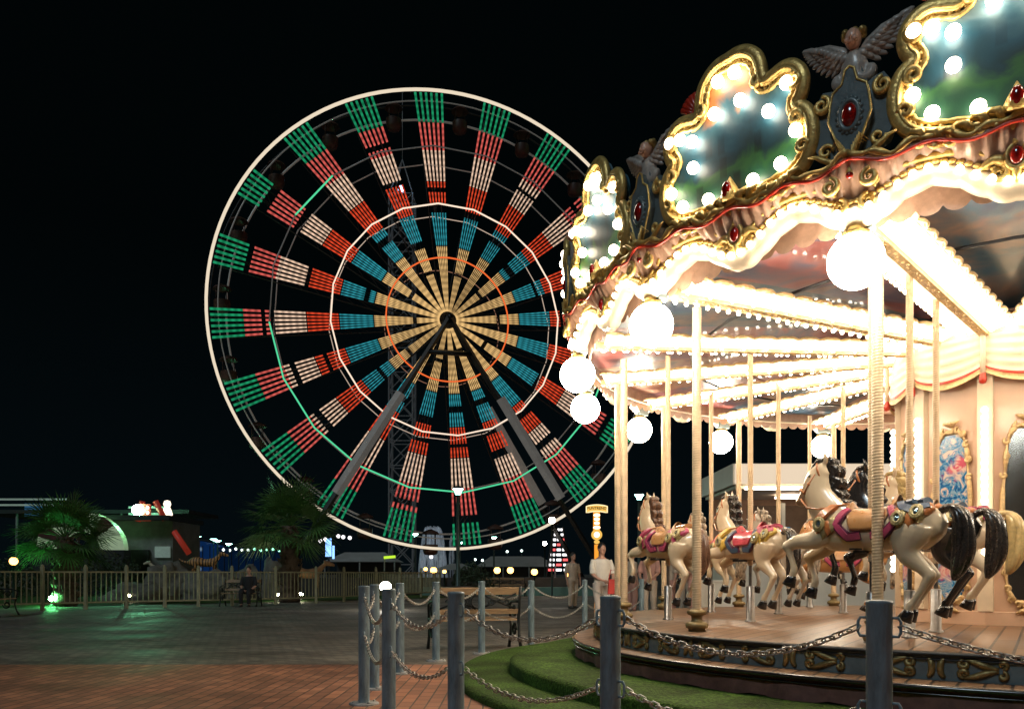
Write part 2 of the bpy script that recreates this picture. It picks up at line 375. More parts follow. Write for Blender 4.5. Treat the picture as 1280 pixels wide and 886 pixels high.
m = MB(); m.lathe([(RO+.05, ZC+.2), (.2, CAM+1.8*D)], 16, a0=R(A0), cap=True); m.build('roof', M['roof'], car)
# ---- beams: gilt box with lit strips, gilt leaf edges and bulbs
bulb_rest = MB(); bulb_rest_lim = 0
def add_bulb(mb, p, r, seg=6, rn=4): mb.sphere(p, r, seg, rn)
L0, L1 = .53*D, 2.17*D; ZB = CAM+1.13*D
def bz(x): return ZB+(-.02)*(1-(x-L0)/(L1-L0))
bm = MB(); bm.sm = False
nb = 8
for i in range(nb):
    xa, xb = lerp(L0, L1, i/nb), lerp(L0, L1, (i+1)/nb)
    bm.box(((xa+xb)/2, 0, bz((xa+xb)/2)+.035), (xb-xa-.004, .085, .07))
bm.sm = True
for i in range(46):                       # relief along the underside
    x = lerp(L0+.05, L1-.05, i/45); bm.sphere((x, .018*math.sin(i*1.7), bz(x)-.002), .02, 6, 4, (1.2, .7, .5))
bme = bm.mesh('beam'); bme.materials.append(M['creamgold'])
sm_ = MB(); ed = MB(); bl = MB()
for s in (-1, 1):
    sm_.sm = False
    q = []
    for i in range(nb+1):
        x = lerp(L0+.02, L1-.06, i/nb); z = bz(x)
        q.append([(x, s*.048, z+.03), (x, s*.24, z+.085)])
    sm_.rings(q if s > 0 else [r[::-1] for r in q], False, False)
    ed.sm = False; tq = [[(lerp(L0+.02, L1-.06, i/nb), s*.046, bz(lerp(L0+.02, L1-.06, i/nb))+.045), (lerp(L0+.02, L1-.06, i/nb), s*.25, bz(lerp(L0+.02, L1-.06, i/nb))+.10)] for i in range(nb+1)]
    ed.rings(tq, False, False); ed.sm = True
    pts = []
    nn = 150
    for i in range(nn):
        x = lerp(L0, L1-.04, i/(nn-1)); t = abs(math.sin(i*PI/10)); pts.append(Vector((x, s*(.255+.035*t), bz(x)+.085+.01*t)))
    ed.tube(pts, [.011+.006*abs(math.sin(i*PI/5)) for i in range(nn)], 6)
    ed.rings([[p+Vector((0, 0, .004)), Vector((p.x, s*.235, p.z-.002))] for p in pts], False, False)
    for i in range(28):
        x = lerp(L0+.08, L1-.1, i/27); add_bulb(bl, (x, s*.235, bz(x)+.052), .021)
        if i % 2: add_bulb(bl, (x, s*.10, bz(x)+.015), .017)
sme = sm_.mesh('light_strip'); sme.materials.append(M['strip'])
eme = ed.mesh('gilt_edge'); eme.materials.append(M['creamgold'])
ble = bl.mesh('bulb_row'); ble.materials.append(M['bulb'])
for k in range(16):
    rz = R(A0-ST*k)
    b_ = link('beam', bme, car, rz=rz)
    link('light_strip', sme, b_); link('gilt_edge', eme, b_); link('bulb_row', ble, b_, kind='stuff')
# ring rods tying the beams (black crank rods carrying horse poles)
m = MB()
for rr in (1.63*D,):
    m.tube([(rr*math.cos(R(A0+i*11.25)), rr*math.sin(R(A0+i*11.25)), ZB+.13) for i in range(32)], .014, 6, loop=True)
m.build('crank_rod', M['darksteel'], car)
# scalloped inner hem
m = MB(); nsc = 16*11; rh = 2.19*D; ro = []; n = nsc*6
for i in range(n):
    a = 2*PI*i/n+R(A0); t = abs(math.sin(PI*i/6)); ro.append((a, t))
rings = [[(rh*math.cos(a), rh*math.sin(a), ZC+.02) for a, t in ro], [(rh*math.cos(a), rh*math.sin(a), CAM+1.17*D) for a, t in ro],
         [((rh+.012)*math.cos(a), (rh+.012)*math.sin(a), CAM+1.15*D-.045*t**.6*D*.5-.02) for a, t in ro]]
m.rings(rings, True, False)
m.build('inner_hem', M['pinkband'], car)
m = MB(); m.tube([((rh-.02)*math.cos(2*PI*i/128), (rh-.02)*math.sin(2*PI*i/128), CAM+1.165*D) for i in range(128)], .016, 6, loop=True)
m.build('hem_moulding', M['cream'], car)

# ---- outer frieze: pink fluted band, scrolled lit border, painted panel, per side
AP = RR*math.cos(R(ST/2)); HW = RR*math.sin(R(ST/2))
def hb(u): return CAM+D*(1.215-.035*math.cos(2*PI*u))
def SP(u, h, d): return Vector((AP+d, u*(1+max(0, d)/AP*1.02), h))         # u metres along the side, h metres up, d outward
band = MB(); nu = 96; nv = 9
for_r = []
for i in range(nu+1):
    u = lerp(-1, 1, i/nu); top = CAM+D*(1.305+.012*math.cos(4*PI*u)+.006*math.sin(9*PI*u)); bot = hb(u); col = []
    for j in range(nv+1):
        t = j/nv; fl = .020*math.sin(u*PI*22)*math.sin(PI*(1-t)**.6*.9)
        col.append(SP(u*HW, lerp(bot, top, t), .02+.11*math.sin(t*PI*.55)**1.5+fl))
    for_r.append(col)
band.rings(for_r, False, False)
bandme = band.mesh('fluted_band'); bandme.materials.append(M['pinkband'])
tr = MB()
tr.tube([SP(lerp(-1, 1, i/60)*HW, CAM+D*(1.31+.012*math.cos(4*PI*lerp(-1, 1, i/60))+.008*math.sin(9*PI*lerp(-1, 1, i/60))), .14) for i in range(61)], [.02+.006*math.sin(i*1.3) for i in range(61)], 8)
tr.mi = 1
tr.tube([SP(lerp(-1, 1, i/60)*HW, CAM+D*(1.288+.012*math.cos(4*PI*lerp(-1, 1, i/60))), .15) for i in range(61)], .012, 6)
tr.mi = 0
for c in (-.5, .5):      # gilt arches over the lit border
    tr.tube([SP((c+.36*math.cos(PI-PI*i/24))*HW, hb(c)-.07+.12*math.sin(PI*i/24), .055) for i in range(25)], [.012+.014*math.sin(PI*i/24) for i in range(25)], 8)
    for s in (-1, 1):
        scroll(tr, ((c+s*.40)*HW, hb(c+s*.4)-.02), .055, 1.3, -s, 1, lambda u, h, d: SP(u, h, .055), .015, a_s=PI/2)
for i in range(40):
    u = lerp(-1, 1, (i+.5)/40); tr.sphere(SP(u*HW, hb(u)+.012, .045), .022, 6, 5, (.8, 1.3, .8))
trme = tr.mesh('gilt_trim'); trme.materials.append(M['gold']); trme.materials.append(M['redtrim'])
lb = MB(); rings = []
for i in range(nu+1):
    u = lerp(-1, 1, i/nu); b0 = hb(u); w_ = D*(.062+.012*math.cos(2*PI*u)+.006*abs(math.sin(PI*u*6))); col = []
    for j in range(7):
        t = j/6; col.append(SP(u*HW, b0-w_*t, .03+.035*math.sin(PI*t)))
    col += [SP(u*HW, b0-w_, -.05), SP(u*HW, b0, -.05)]
    rings.append(col)
lb.rings(rings, True, False)
lbme = lb.mesh('scrolled_border'); lbme.materials.append(M['cream'])
gemm = MB(); gemm.sphere(SP(0, CAM+1.215*D, .09), .05, 14, 10, (.6, .8, 1.15)); gemme = gemm.mesh('gem'); gemme.materials.append(M['gem'])
gf = MB()
gf.tube([SP(.055*math.cos(2*PI*i/20), CAM+1.215*D+.073*math.sin(2*PI*i/20), .075) for i in range(20)], .018, 8, loop=True)
for s in (-1, 1):
    gf.tube([SP(s*(.06+.03*i), CAM+1.215*D-.02+.03*math.sin(i*.8), .06) for i in range(6)], [.03, .034, .03, .024, .017, .008], 8)
gf.tube([SP(0, CAM+1.215*D+.07+.03*i, .075) for i in range(4)], [.03, .026, .016, .004], 8)
gf.tube([SP(0, CAM+1.215*D-.07-.03*i, .065) for i in range(4)], [.03, .026, .016, .004], 8)
gfme = gf.mesh('gem_mount'); gfme.materials.append(M['gold'])
hbul = MB()
for i in range(22):
    u = lerp(-.98, .98, i/21); add_bulb(hbul, SP(u*HW, hb(u)-.055-.02*math.cos(2*PI*u), .08), .027, 8, 6)
hbme = hbul.mesh('bulb_row'); hbme.materials.append(M['bulb_hem'])
# painted panel with a lobed outline
half = [(0, .545), (.05, .545), (.10, .53), (.145, .495), (.165, .45), (.172, .41), (.19, .392), (.225, .398), (.27, .405), (.315, .395), (.35, .365), (.365, .325), (.355, .285),
        (.335, .262), (.345, .245), (.375, .22), (.395, .18), (.40, .13), (.385, .08), (.35, .04), (.29, .015), (.2, .002), (.1, -.008), (0, -.012)]
def outline(sc=0.0, n=4):
    h = spline([Vector((a*D*.81, b*D*.95, 0)) for a, b in half], n)
    full = [(p.x, p.y) for p in h]+[(-p.x, p.y) for p in h[-2:0:-1]]
    if sc:
        N_ = len(full); o2 = []
        for i in range(N_):
            a = Vector(full[(i-2) % N_]); b = Vector(full[(i+2) % N_]); t = (b-a).normalized(); nrm = Vector((-t.y, t.x))
            o2.append((full[i][0]-nrm.x*sc*-1, full[i][1]-nrm.y*sc*-1))
        full = o2
    return full
PB = CAM+1.315*D
LEAN = .06
def PP(u, h, d): return Vector((AP+.05+d+LEAN*h, u, PB+h))
o0 = outline(); oin = outline(-.075)
pm = MB(); pm.prism(o0, -.03, .03, PP)
def painting_mat(name, seed, warm):
    m, nt, N, L = newmat(name)
    tc = N.new('ShaderNodeTexCoord'); sp = N.new('ShaderNodeSeparateXYZ'); L.new(tc.outputs['Object'], sp.inputs[0])
    n = N.new('ShaderNodeTexNoise'); n.inputs['Scale'].default_value = 3.2; n.inputs['Detail'].default_value = 6; n.inputs['Distortion'].default_value = .8
    mp = N.new('ShaderNodeMapping'); mp.inputs['Location'].default_value = (seed, seed*2, 0); L.new(tc.outputs['Object'], mp.inputs[0]); L.new(mp.outputs[0], n.inputs[0])
    h = N.new('ShaderNodeMapRange'); h.inputs['From Min'].default_value = PB; h.inputs['From Max'].default_value = PB+.54*D; L.new(sp.outputs[2], h.inputs[0])
    ad = N.new('ShaderNodeMath'); ad.operation = 'MULTIPLY_ADD'; L.new(n.outputs[0], ad.inputs[0]); ad.inputs[1].default_value = .55; 
    sb = N.new('ShaderNodeMath'); sb.operation = 'SUBTRACT'; L.new(h.outputs[0], sb.inputs[0]); sb.inputs[1].default_value = .27; L.new(sb.outputs[0], ad.inputs[2])
    cr = N.new('ShaderNodeValToRGB'); e = cr.color_ramp.elements; cr.color_ramp.interpolation = 'LINEAR'
    sky = (.50, .20, .07) if warm else (.16, .26, .30)
    e[0].position = 0; e[0].color = (.012, .05, .035, 1); e[1].position = 1; e[1].color = (*sky, 1)
    for p_, c in ((.16, (.012, .07, .035)), (.26, (.03, .12, .035)), (.34, (.006, .035, .05)), (.5, (.012, .08, .13)), (.62, (.05, .14, .19)), (.72, sky)):
        q = e.new(p_); q.color = (*c, 1)
    L.new(ad.outputs[0], cr.inputs[0])
    v = N.new('ShaderNodeTexVoronoi'); v.feature = 'F1'; v.distance = 'CHEBYCHEV'; v.inputs['Scale'].default_value = 5
    m2 = N.new('ShaderNodeMapping'); m2.inputs['Scale'].default_value = (0, 1.6, .7); m2.inputs['Location'].default_value = (0, seed, 0); L.new(tc.outputs['Object'], m2.inputs[0]); L.new(m2.outputs[0], v.inputs['Vector'])
    c2 = N.new('ShaderNodeValToRGB'); c2.color_ramp.elements[0].position = .2; c2.color_ramp.elements[0].color = (.28, .32, .36, 1); c2.color_ramp.elements[1].position = .3
    L.new(v.outputs['Distance'], c2.inputs[0])
    msk = N.new('ShaderNodeMapRange'); msk.inputs['From Min'].default_value = .25; msk.inputs['From Max'].default_value = .6; msk.inputs['To Min'].default_value = 1; msk.inputs['To Max'].default_value = 0; L.new(h.outputs[0], msk.inputs[0])
    mx = N.new('ShaderNodeMixRGB'); mx.blend_type = 'MULTIPLY'; L.new(msk.outputs[0], mx.inputs[0]); L.new(cr.outputs[0], mx.inputs[1]); L.new(c2.outputs[0], mx.inputs[2])
    b = N.new('ShaderNodeBsdfPrincipled'); L.new(mx.outputs[0], b.inputs['Base Color']); b.inputs['Roughness'].default_value = .5; b.inputs['Coat Weight'].default_value = .08
    out(nt, b.outputs[0]); return m
PAINT = [painting_mat('green_valley_painting', .3, False), painting_mat('sunset_town_painting', 1.9, True), painting_mat('lake_painting', 4.4, False)]
pme = pm.mesh('painted_panel'); pme.materials.append(PAINT[0])
fr = MB()
nO = len(o0)
fr.tube([PP(u, h, .045) for u, h in o0], [(.038, .05)]*nO, 10, loop=True)
fr.tube([PP(u, h, .075) for u, h in outline(-.022)], .014, 6, loop=True)
fr.tube([PP(u, h, .05) for u, h in oin], [.012+.010*abs(math.sin(i*.9)) for i in range(nO)], 6, loop=True)
fr.sm = True
for i in range(0, nO, 2):
    u, h = outline(-.05)[i]; fr.sphere(PP(u, h, .045), .024, 6, 4, (.8, .8, 1.1))
for s in (-1, 1):                          # curled volutes at the lobes
    for (cu, ch, r_, t_, a_) in ((.335, .335, .062, 1.5, PI/2), (.335, .205, .055, 1.5, -PI/2), (.15, .40, .04, 1.1, PI/2), (.36, .10, .05, 1.2, 0)):
        scroll(fr, (s*cu*D*.81, ch*D*.95), r_, t_, s, 1, lambda u, h, d: PP(u, h, .075), .017, a_s=a_ if s > 0 else PI-a_)
    for i in range(6):                     # acanthus leaves along the foot
        u = s*(.03+.041*i)*D; hh = .012*math.cos(i)*D
        fr.tube([PP(u, hh-.02, .06), PP(u+s*.035, hh+.035, .10), PP(u+s*.085, hh+.05, .085), PP(u+s*.115, hh+.02, .06)], [.03, .026, .018, .004], 7)
        fr.tube([PP(u, hh-.03, .06), PP(u+s*.05, hh-.05, .09), PP(u+s*.09, hh-.025, .07)], [.026, .02, .005], 7)
fr.tube([PP(0, .03+.045*i, .08) for i in range(5)], [.07, .075, .055, .03, .004], 10)
frme = fr.mesh('gilt_frame'); frme.materials.append(M['gold'])
pg = MB(); pg.sphere(PP(0, .10, .13), .055, 14, 10, (.5, .75, 1.2)); pgme = pg.mesh('gem'); pgme.materials.append(M['gem'])
BP = [(-.33, .335), (-.27, .33), (-.20, .30), (-.045, .47), (.045, .47), (-.07, .36), (.07, .36), (.30, .335), (.335, .16), (.26, .07), (.12, .055), (-.12, .055), (-.27, .07), (-.335, .14), (-.20, .20), (.21, .27)]
bb = MB(); add_bulb(bb, (0, 0, 0), .047, 14, 10); bbme = bb.mesh('bulb'); bbme.materials.append(M['bulb_big'])
fan = MB(); fan.sm = True
for i in range(9):
    a = R(-60+15*i); fan.tube([PP(-.19*D, .42*D, -.08), PP(-.19*D+.16*math.sin(a), .42*D+.16*math.cos(a), -.05)], [.012, .026], 6)
fanme = fan.mesh('feather_fan'); fanme.materials.append(M['redtrim'])
for k in range(16):
    rz = R(A0-ST*(k+.5))
    link('fluted_band', bandme, car, rz=rz); link('gilt_trim', trme, car, rz=rz)
    sb_ = link('scrolled_border', lbme, car, rz=rz)
    mt = link('gem_mount', gfme, car, rz=rz); link('gem', gemme, mt)
    p_ = link('painted_panel', pme, car, rz=rz); setmat(p_, 0, PAINT[{15: 0, 0: 1, 1: 2}.get(k, k % 3)])
    link('gilt_frame', frme, p_); link('gem', pgme, p_); link('feather_fan', fanme, p_)
    link('bulb_row', hbme, sb_, kind='stuff')
    if k in (15, 0, 1, 2, 14):
        for (u, h) in BP: link('bulb', bbme, p_, loc=PP(u*D*.81, h*D*.95, .085))

# ---- corner ornaments
def CP(u, h, d): return Vector((RR+d, u, CAM+h*D))
sh = MB()
so = [(0, 1.285), (.06, 1.31), (.15, 1.335), (.22, 1.35), (.27, 1.40), (.265, 1.47), (.24, 1.53), (.20, 1.56), (.14, 1.555), (.10, 1.545), (.06, 1.60), (0, 1.615)]
sfull = so+[(-a, b) for a, b in so[-2:0:-1]]
sh.prism(sfull, -.02, .06, CP)
shi = [(0, 1.295), (.05, 1.33), (.09, 1.38), (.14, 1.44), (.125, 1.50), (.11, 1.53), (.05, 1.55), (.03, 1.59), (0, 1.60)]
sifull = shi+[(-a, b) for a, b in shi[-2:0:-1]]
sh.prism(sifull, .06, .12, CP)
sh.prism([(-.10, 1.10), (.10, 1.10), (.13, 1.20), (.12, 1.30), (-.12, 1.30), (-.13, 1.20)], -.09, -.015, CP)
shme = sh.mesh('corner_shield'); shme.materials.append(M['slate'])
st = MB()
st.tube([CP(u, h, .12) for u, h in sifull], .009, 6, loop=True)
st.mi = 1
for s in (-1, 1):
    st.mi = 0
    scroll(st, (s*.20, CAM+1.515*D), .06, 1.4, s, 1, lambda u, h, d: Vector((RR+.08, u, h)), .015, a_s=PI/2)
    scroll(st, (s*.17, CAM+1.36*D), .05, 1.2, -s, 1, lambda u, h, d: Vector((RR+.08, u, h)), .012, a_s=0)
    scroll(st, (s*.13, CAM+1.235*D), .06, 1.4, s, 1, lambda u, h, d: Vector((RR+.12, u, h)), .015, a_s=PI/2)
    st.tube([CP(s*(.04+.05*i), 1.30+.012*i+.004*math.sin(i*2), .09) for i in range(6)], [.016, .022, .02, .02, .014, .006], 7)
    for i in range(5):
        st.tube([CP(s*.02, 1.30, .13), CP(s*(.03+.012*i), 1.34+.008*i, .15), CP(s*(.05+.02*i), 1.345, .12)], [.008, .012, .003], 6)
st.tube([CP(0, 1.245+.01*i, .11) for i in range(5)], [.005, .02, .03, .024, .01], 8)
st.mi = 1
st.tube([CP(.058*math.cos(2*PI*i/24)*1.1, 1.445+.046*math.sin(2*PI*i/24), .12) for i in range(24)], .02, 8, loop=True)
for i in range(18): st.sphere(CP(.07*math.cos(2*PI*i/18)*1.15, 1.445+.055*math.sin(2*PI*i/18), .115), .018, 6, 4)
stme = st.mesh('gilt_trim'); stme.materials.append(M['gold']); stme.materials.append(M['slate'])
sg_ = MB(); sg_.sphere(CP(0, 1.445, .12), .065, 16, 12, (.6, .85, 1.3)); sgme = sg_.mesh('gem'); sgme.materials.append(M['gem'])
sb2 = MB(); sb2.sphere(CP(0, 1.255, .12), .025, 10, 8); sb2me = sb2.mesh('gem_drop'); sb2me.materials.append(M['gem'])
# the winged cherub
M['angel'] = P('grey_blue_cherub_paint', (.44, .38, .33), .4, 0, .25, 12, .2, 40, coat=.3)
M['skin_paint'] = P('painted_face', (.72, .42, .30), .35, 0, .1, 10, coat=.3)
M['hair_paint'] = P('gilt_hair', (.52, .36, .12), .35, .4, .3, 20, .4, 50)
an = MB(); zb = 1.555
an.tube([CP(0, zb+.03*i, .02-.0*i) for i in range(5)], [(.05, .04), (.075, .06), (.085, .06), (.07, .055), (.03, .03)], 12)
for s in (-1, 1):
    scroll(an, (s*.085, CAM+(zb+.035)*D), .07, 1.15, s, 1, lambda u, h, d: Vector((RR+.03, u, h)), .03, a_s=PI/2 if s > 0 else PI/2)
anme = fuse(an, .011, 3); anme.name = 'cherub'; anme.materials.append(M['angel'])
wg = MB()
base = Vector((RR+.0, .04, CAM+(zb+.09)*D))
dirw = Vector((0, .80, .60)).normalized(); dn = Vector((0, .60, -.80)).normalized(); LW = .30
for row, (n_, l_, w_, off) in enumerate(((11, .165, .022, .0), (9, .12, .023, .02), (7, .08, .025, .035))):
    for i in range(n_):
        t = i/(n_-1); p = base+dirw*(LW*(.05+.78*t)*(1-.12*row))-dn*(.03)*(1-t)
        dd = (dirw*(.30+1.25*t)+dn*(1.0-.55*t)).normalized(); l = l_*(.62+.5*math.sin(PI*(.25+.6*t)))
        wg.tube([p+Vector((off, 0, 0)), p+dd*l*.5+Vector((off+.012, 0, 0)), p+dd*l*.9+Vector((off, 0, 0)), p+dd*l+Vector((off-.006, 0, 0))], [(w_*.8, .014), (w_, .014), (w_*.7, .010), (w_*.2, .004)], 8, up=(1, 0, 0))
wg.tube([base-dirw*.05, base+dirw*LW*.3-dn*.035, base+dirw*LW*.65-dn*.03, base+dirw*LW*.98], [.035, .035, .028, .012], 8)
wme = wg.mesh('wing'); wme.materials.append(M['angel'])
wg2 = MB(); wg2.v = [(x, -y, z) for x, y, z in wg.v]; wg2.f = [q[::-1] for q in wg.f]; wg2.m = wg.m; wg2.s = wg.s
wme2 = wg2.mesh('wing'); wme2.materials.append(M['angel'])
hd = MB(); hc = CP(0, zb+.145, .05)
hd.sphere(hc, .062, 16, 12, (.95, .85, 1.15)); hd.sphere(hc+Vector((.058, 0, -.008)), .013, 8, 6, (1, .8, 1.2)); hd.sphere(hc+Vector((.05, 0, -.038)), .016, 8, 6, (.6, 1.2, .5))
for s in (-1, 1): hd.sphere(hc+Vector((.042, s*.026, -.022)), .02, 8, 6)
hme = hd.mesh('face'); hme.materials.append(M['skin_paint'])
hr = MB()
for i in range(34):
    a = random.uniform(0, 2*PI); t = random.uniform(.0, .85); p = hc+Vector((-.012+.055*math.cos(a)*(.4 if math.cos(a) > 0 else 1), .062*math.sin(a), .02+.05*t))
    if math.cos(a) > .55 and t < .5: continue
    hr.sphere(p, .024, 7, 5)
hrme = hr.mesh('hair'); hrme.materials.append(M['hair_paint'])
# globe lamps with curled brackets
gl = MB(); gl.sphere((RR, 0, CAM+D), .185, 28, 18); glme = gl.mesh('globe_lamp'); glme.materials.append(M['globe'])
gb = MB(); gb.lathe([(.0, CAM+D+.235), (.05, CAM+D+.225), (.06, CAM+D+.195), (.09, CAM+D+.19), (.085, CAM+D+.165)], 16, (RR, 0, 0))
for s in (-1, 1):
    gb.tube([Vector((RR, s*(.02+.075*math.sin(PI*i/12)), CAM+D+.22+.015*i)) for i in range(13)], .013, 6)
    scroll(gb, (s*.05, CAM+D+.285), .045, 1.2, s, 1, lambda u, h, d: Vector((RR+.02, u, h)), .012)
gb.bar((RR, 0, CAM+D+.2), (RR, 0, CAM+D*1.17), .014, 8)
gbme = gb.mesh('bracket'); gbme.materials.append(M['gold'])
# twisted poles
def twisted(name, r, z0, z1, pitch, mats, seg=12, amp=.14):
    m = MB(); n = int((z1-z0)/(pitch/5)); rings = []
    for i in range(n+1):
        z = z0+(z1-z0)*i/n
        rings.append([(r*(1+amp*math.sin(2*PI*(z/pitch)-2*PI*k/seg))*math.cos(2*PI*k/seg), r*(1+amp*math.sin(2*PI*(z/pitch)-2*PI*k/seg))*math.sin(2*PI*k/seg), z) for k in range(seg)])
    m.rings(rings); me = m.mesh(name); me.materials.append(mats); return me
spole = twisted('support_pole', .040, DK+.17, CAM+1.13*D, .022, M['pole'], 14, .035)
kn = MB(); kn.lathe([(.0, DK+.20), (.05, DK+.198), (.082, DK+.185), (.09, DK+.165), (.08, DK+.148), (.05, DK+.138), (.047, DK+.10), (.06, DK+.088), (.09, DK+.078), (.102, DK+.055), (.094, DK+.03), (.075, DK+.022), (.078, DK), (0, DK)], 24)
knme = kn.mesh('turned_base'); knme.materials.append(M['knob'])
for k in range(16):
    a = R(A0-ST*k)
    s_ = link('corner_shield', shme, car, rz=a); link('gilt_trim', stme, s_); link('gem', sgme, s_); link('gem_drop', sb2me, s_)
    c_ = link('cherub', anme, car, rz=a); link('wing', wme, c_); link('wing', wme2, c_); link('face', hme, c_); link('hair', hrme, c_)
    g_ = link('globe_lamp', glme, car, rz=a); link('bracket', gbme, g_)
    rp = {0: 2.16*D, 1: 2.09*D, 2: 2.03*D}.get(k, 2.07*D)
    pl = {0: (457/F*2.9*D, 2.9*D, 0), 1: (231/F*3.62*D, 3.62*D, 0), 2: (140/F*4.5*D, 4.5*D, 0)}
    pl = Vector(pl[k])-CC if k in pl else Vector((rp*math.cos(a), rp*math.sin(a), 0))
    p_ = link('support_pole', spole, car, loc=pl); link('turned_base', knme, p_)

# ---- centre drum: ten facets
RDm = .53*D; ZT = CAM+1.235*D; ZDT = CAM+1.10*D
m = MB(); m.sm = False; m.lathe([(RDm, DK-.02), (RDm, ZT)], 10, a0=R(A0))
drum = m.build('drum', M['peach'], car)
for i in range(10):
    pass
m = MB(); m.sm = False
m.lathe([(RDm+.0, DK+.14), (RDm+.03, DK+.13), (RDm+.03, DK), (RDm, DK)], 10, a0=R(A0)); m.build('plinth', M['peach'], car); m = MB(); m.sm = False
m.lathe([(RDm+.0, ZT-.02), (RDm+.16, ZT-.03), (RDm+.15, ZT-.09), (RDm+.07, ZT-.15), (RDm+.06, ZT-.24), (RDm+.0, ZT-.25)], 40)
m.build('cornice', M['peach'], car)
m = MB(); m.sphere((RDm+.16, 0, ZT-.07), .04, 10, 8, (1, 1, .7)); cgm = m.mesh('gem'); cgm.materials.append(M['gem'])
for i in range(20): link('gem', cgm, car, rz=R(A0+18*i))
# scalloped drape
def drape(z_top, zc, amp, out0, out1, n=10, sub=16, rows=18):
    m = MB(); rings = []
    for j in range(rows+1):
        t = j/rows; ring = []
        for i in range(n*sub):
            a = R(A0)+2*PI*i/(n*sub); s = (i % sub)/sub; sag = amp*(math.sin(PI*s))**.8
            z = lerp(z_top, zc-sag, t); r = RDm+lerp(out0, out1, t)+.02*math.sin(t*PI*10)*(.4+math.sin(PI*s))*.6-(.0 if s else .012)
            ring.append((r*math.cos(a), r*math.sin(a), z))
        rings.append(ring)
    ids = m.rings(rings, True, False)
    nf = len(m.f); per = n*sub
    for q in range(nf):
        row = q//per
        m.m[q] = 1 if row == rows-3 else (2 if row >= rows-2 else 0)
    return m
dm = drape(ZT-.22, CAM+.955*D, .13, .06, .10)
dm.build('scalloped_drape', [M['cream'], M['redtrim'], M['creamgold']], car)
m = MB(); c = (RDm+.12, 0)
m.mi = 0; m.tube([(c[0], c[1], ZT-.22), (c[0], c[1], CAM+.94*D)], .024, 8)
m.mi = 1; m.lathe([(0, CAM+.945*D), (.028, CAM+.94*D), (.036, CAM+.91*D), (.03, CAM+.895*D), (0, CAM+.89*D)], 10, (c[0], c[1], 0))
tsme = m.mesh('tassel'); tsme.materials.append(M['cream']); tsme.materials.append(M['redtrim'])
for i in range(10): link('tassel', tsme, car, rz=R(A0+36*i))
# mirror frames + painted mirrors
def splash_mat():
    m, nt, N, L = newmat('blue_rose_painting')
    tc = N.new('ShaderNodeTexCoord')
    n = N.new('ShaderNodeTexNoise'); n.inputs['Scale'].default_value = 9; n.inputs['Detail'].default_value = 6; n.inputs['Distortion'].default_value = 2.2; L.new(tc.outputs['Object'], n.inputs[0])
    cr = N.new('ShaderNodeValToRGB'); e = cr.color_ramp.elements; e[0].position = .38; e[0].color = (.015, .09, .30, 1); e[1].position = .66; e[1].color = (.72, .62, .55, 1)
    for p_, c in ((.46, (.03, .25, .55)), (.52, (.35, .50, .60)), (.55, (.03, .20, .48)), (.6, (.75, .6, .52))):
        q = e.new(p_); q.color = (*c, 1)
    L.new(n.outputs[0], cr.inputs[0])
    n2 = N.new('ShaderNodeTexNoise'); n2.inputs['Scale'].default_value = 2.4; n2.inputs['Detail'].default_value = 5; L.new(tc.outputs['Object'], n2.inputs[0])
    c2 = N.new('ShaderNodeValToRGB'); c2.color_ramp.elements[0].position = .56; c2.color_ramp.elements[1].position = .63; L.new(n2.outputs[0], c2.inputs[0])
    c3 = N.new('ShaderNodeValToRGB'); c3.color_ramp.elements[0].position = .4; c3.color_ramp.elements[0].color = (.65, .10, .16, 1); c3.color_ramp.elements[1].position = .6; c3.color_ramp.elements[1].color = (.75, .55, .48, 1); L.new(n.outputs[0], c3.inputs[0])
    mx = N.new('ShaderNodeMixRGB'); L.new(c2.outputs[0], mx.inputs[0]); L.new(cr.outputs[0], mx.inputs[1]); L.new(c3.outputs[0], mx.inputs[2])
    b = N.new('ShaderNodeBsdfPrincipled'); L.new(mx.outputs[0], b.inputs['Base Color']); b.inputs['Roughness'].default_value = .2
    out(nt, b.outputs[0]); return m
M['splash'] = splash_mat(); M['mirror'] = P('dark_mirror', (.16, .19, .22), .2, 1, .1, 3)
af = RDm*math.cos(R(18)); z0, z1 = DK+.17, CAM+.72*D; zc = (z0+z1)/2; hh = (z1-z0)/2
def DP(u, h, d): return Vector((af+d, u, h))
ov = []
for i in range(72):
    a = 2*PI*i/72; sx = abs(math.cos(a))**.75*math.copysign(1, math.cos(a)); sy = abs(math.sin(a))**.62*math.copysign(1, math.sin(a))
    ov.append((.195*sx*(1+.05*math.cos(8*a)), zc+(hh-.04)*sy*(1+.02*math.cos(6*a))))
mm = MB(); mm.prism([(u*.9, zc+(h-zc)*.965) for u, h in ov], .004, .02, DP); mme = mm.mesh('painted_mirror'); mme.materials.append(M['splash'])
ff = MB()
ff.tube([DP(u, h, .025) for u, h in ov], [.017+.010*math.sin(i*1.1) for i in range(72)], 8, loop=True)
for i in range(0, 72, 3):
    u, h = ov[i]; a = math.atan2(h-zc, u*2.2)
    scroll(ff, (u*1.03, zc+(h-zc)*1.012), .034, 1.1, 1 if (i//3) % 2 else -1, 1, lambda u_, h_, d: DP(u_, h_, .03), .012, 12, a_s=a)
for s in (-1, 1):
    for i in range(5): ff.tube([DP(0, zc+s*hh, .03), DP(.03*(i-2), zc+s*(hh+.03), .06), DP(.045*(i-2), zc+s*(hh+.05), .03)], [.018, .018, .004], 6)
fme = ff.mesh('mirror_frame'); fme.materials.append(M['creamgold'])
tb = MB(); tb.tube([(RDm+.05, 0, DK+.55), (RDm+.05, 0, CAM+.74*D)], .022, 10)
for i in range(22): tb.sphere((RDm+.055, 0, DK+.56+i*.075), .033, 8, 6)
tbme = tb.mesh('light_tube'); tbme.materials.append(M['tube'])
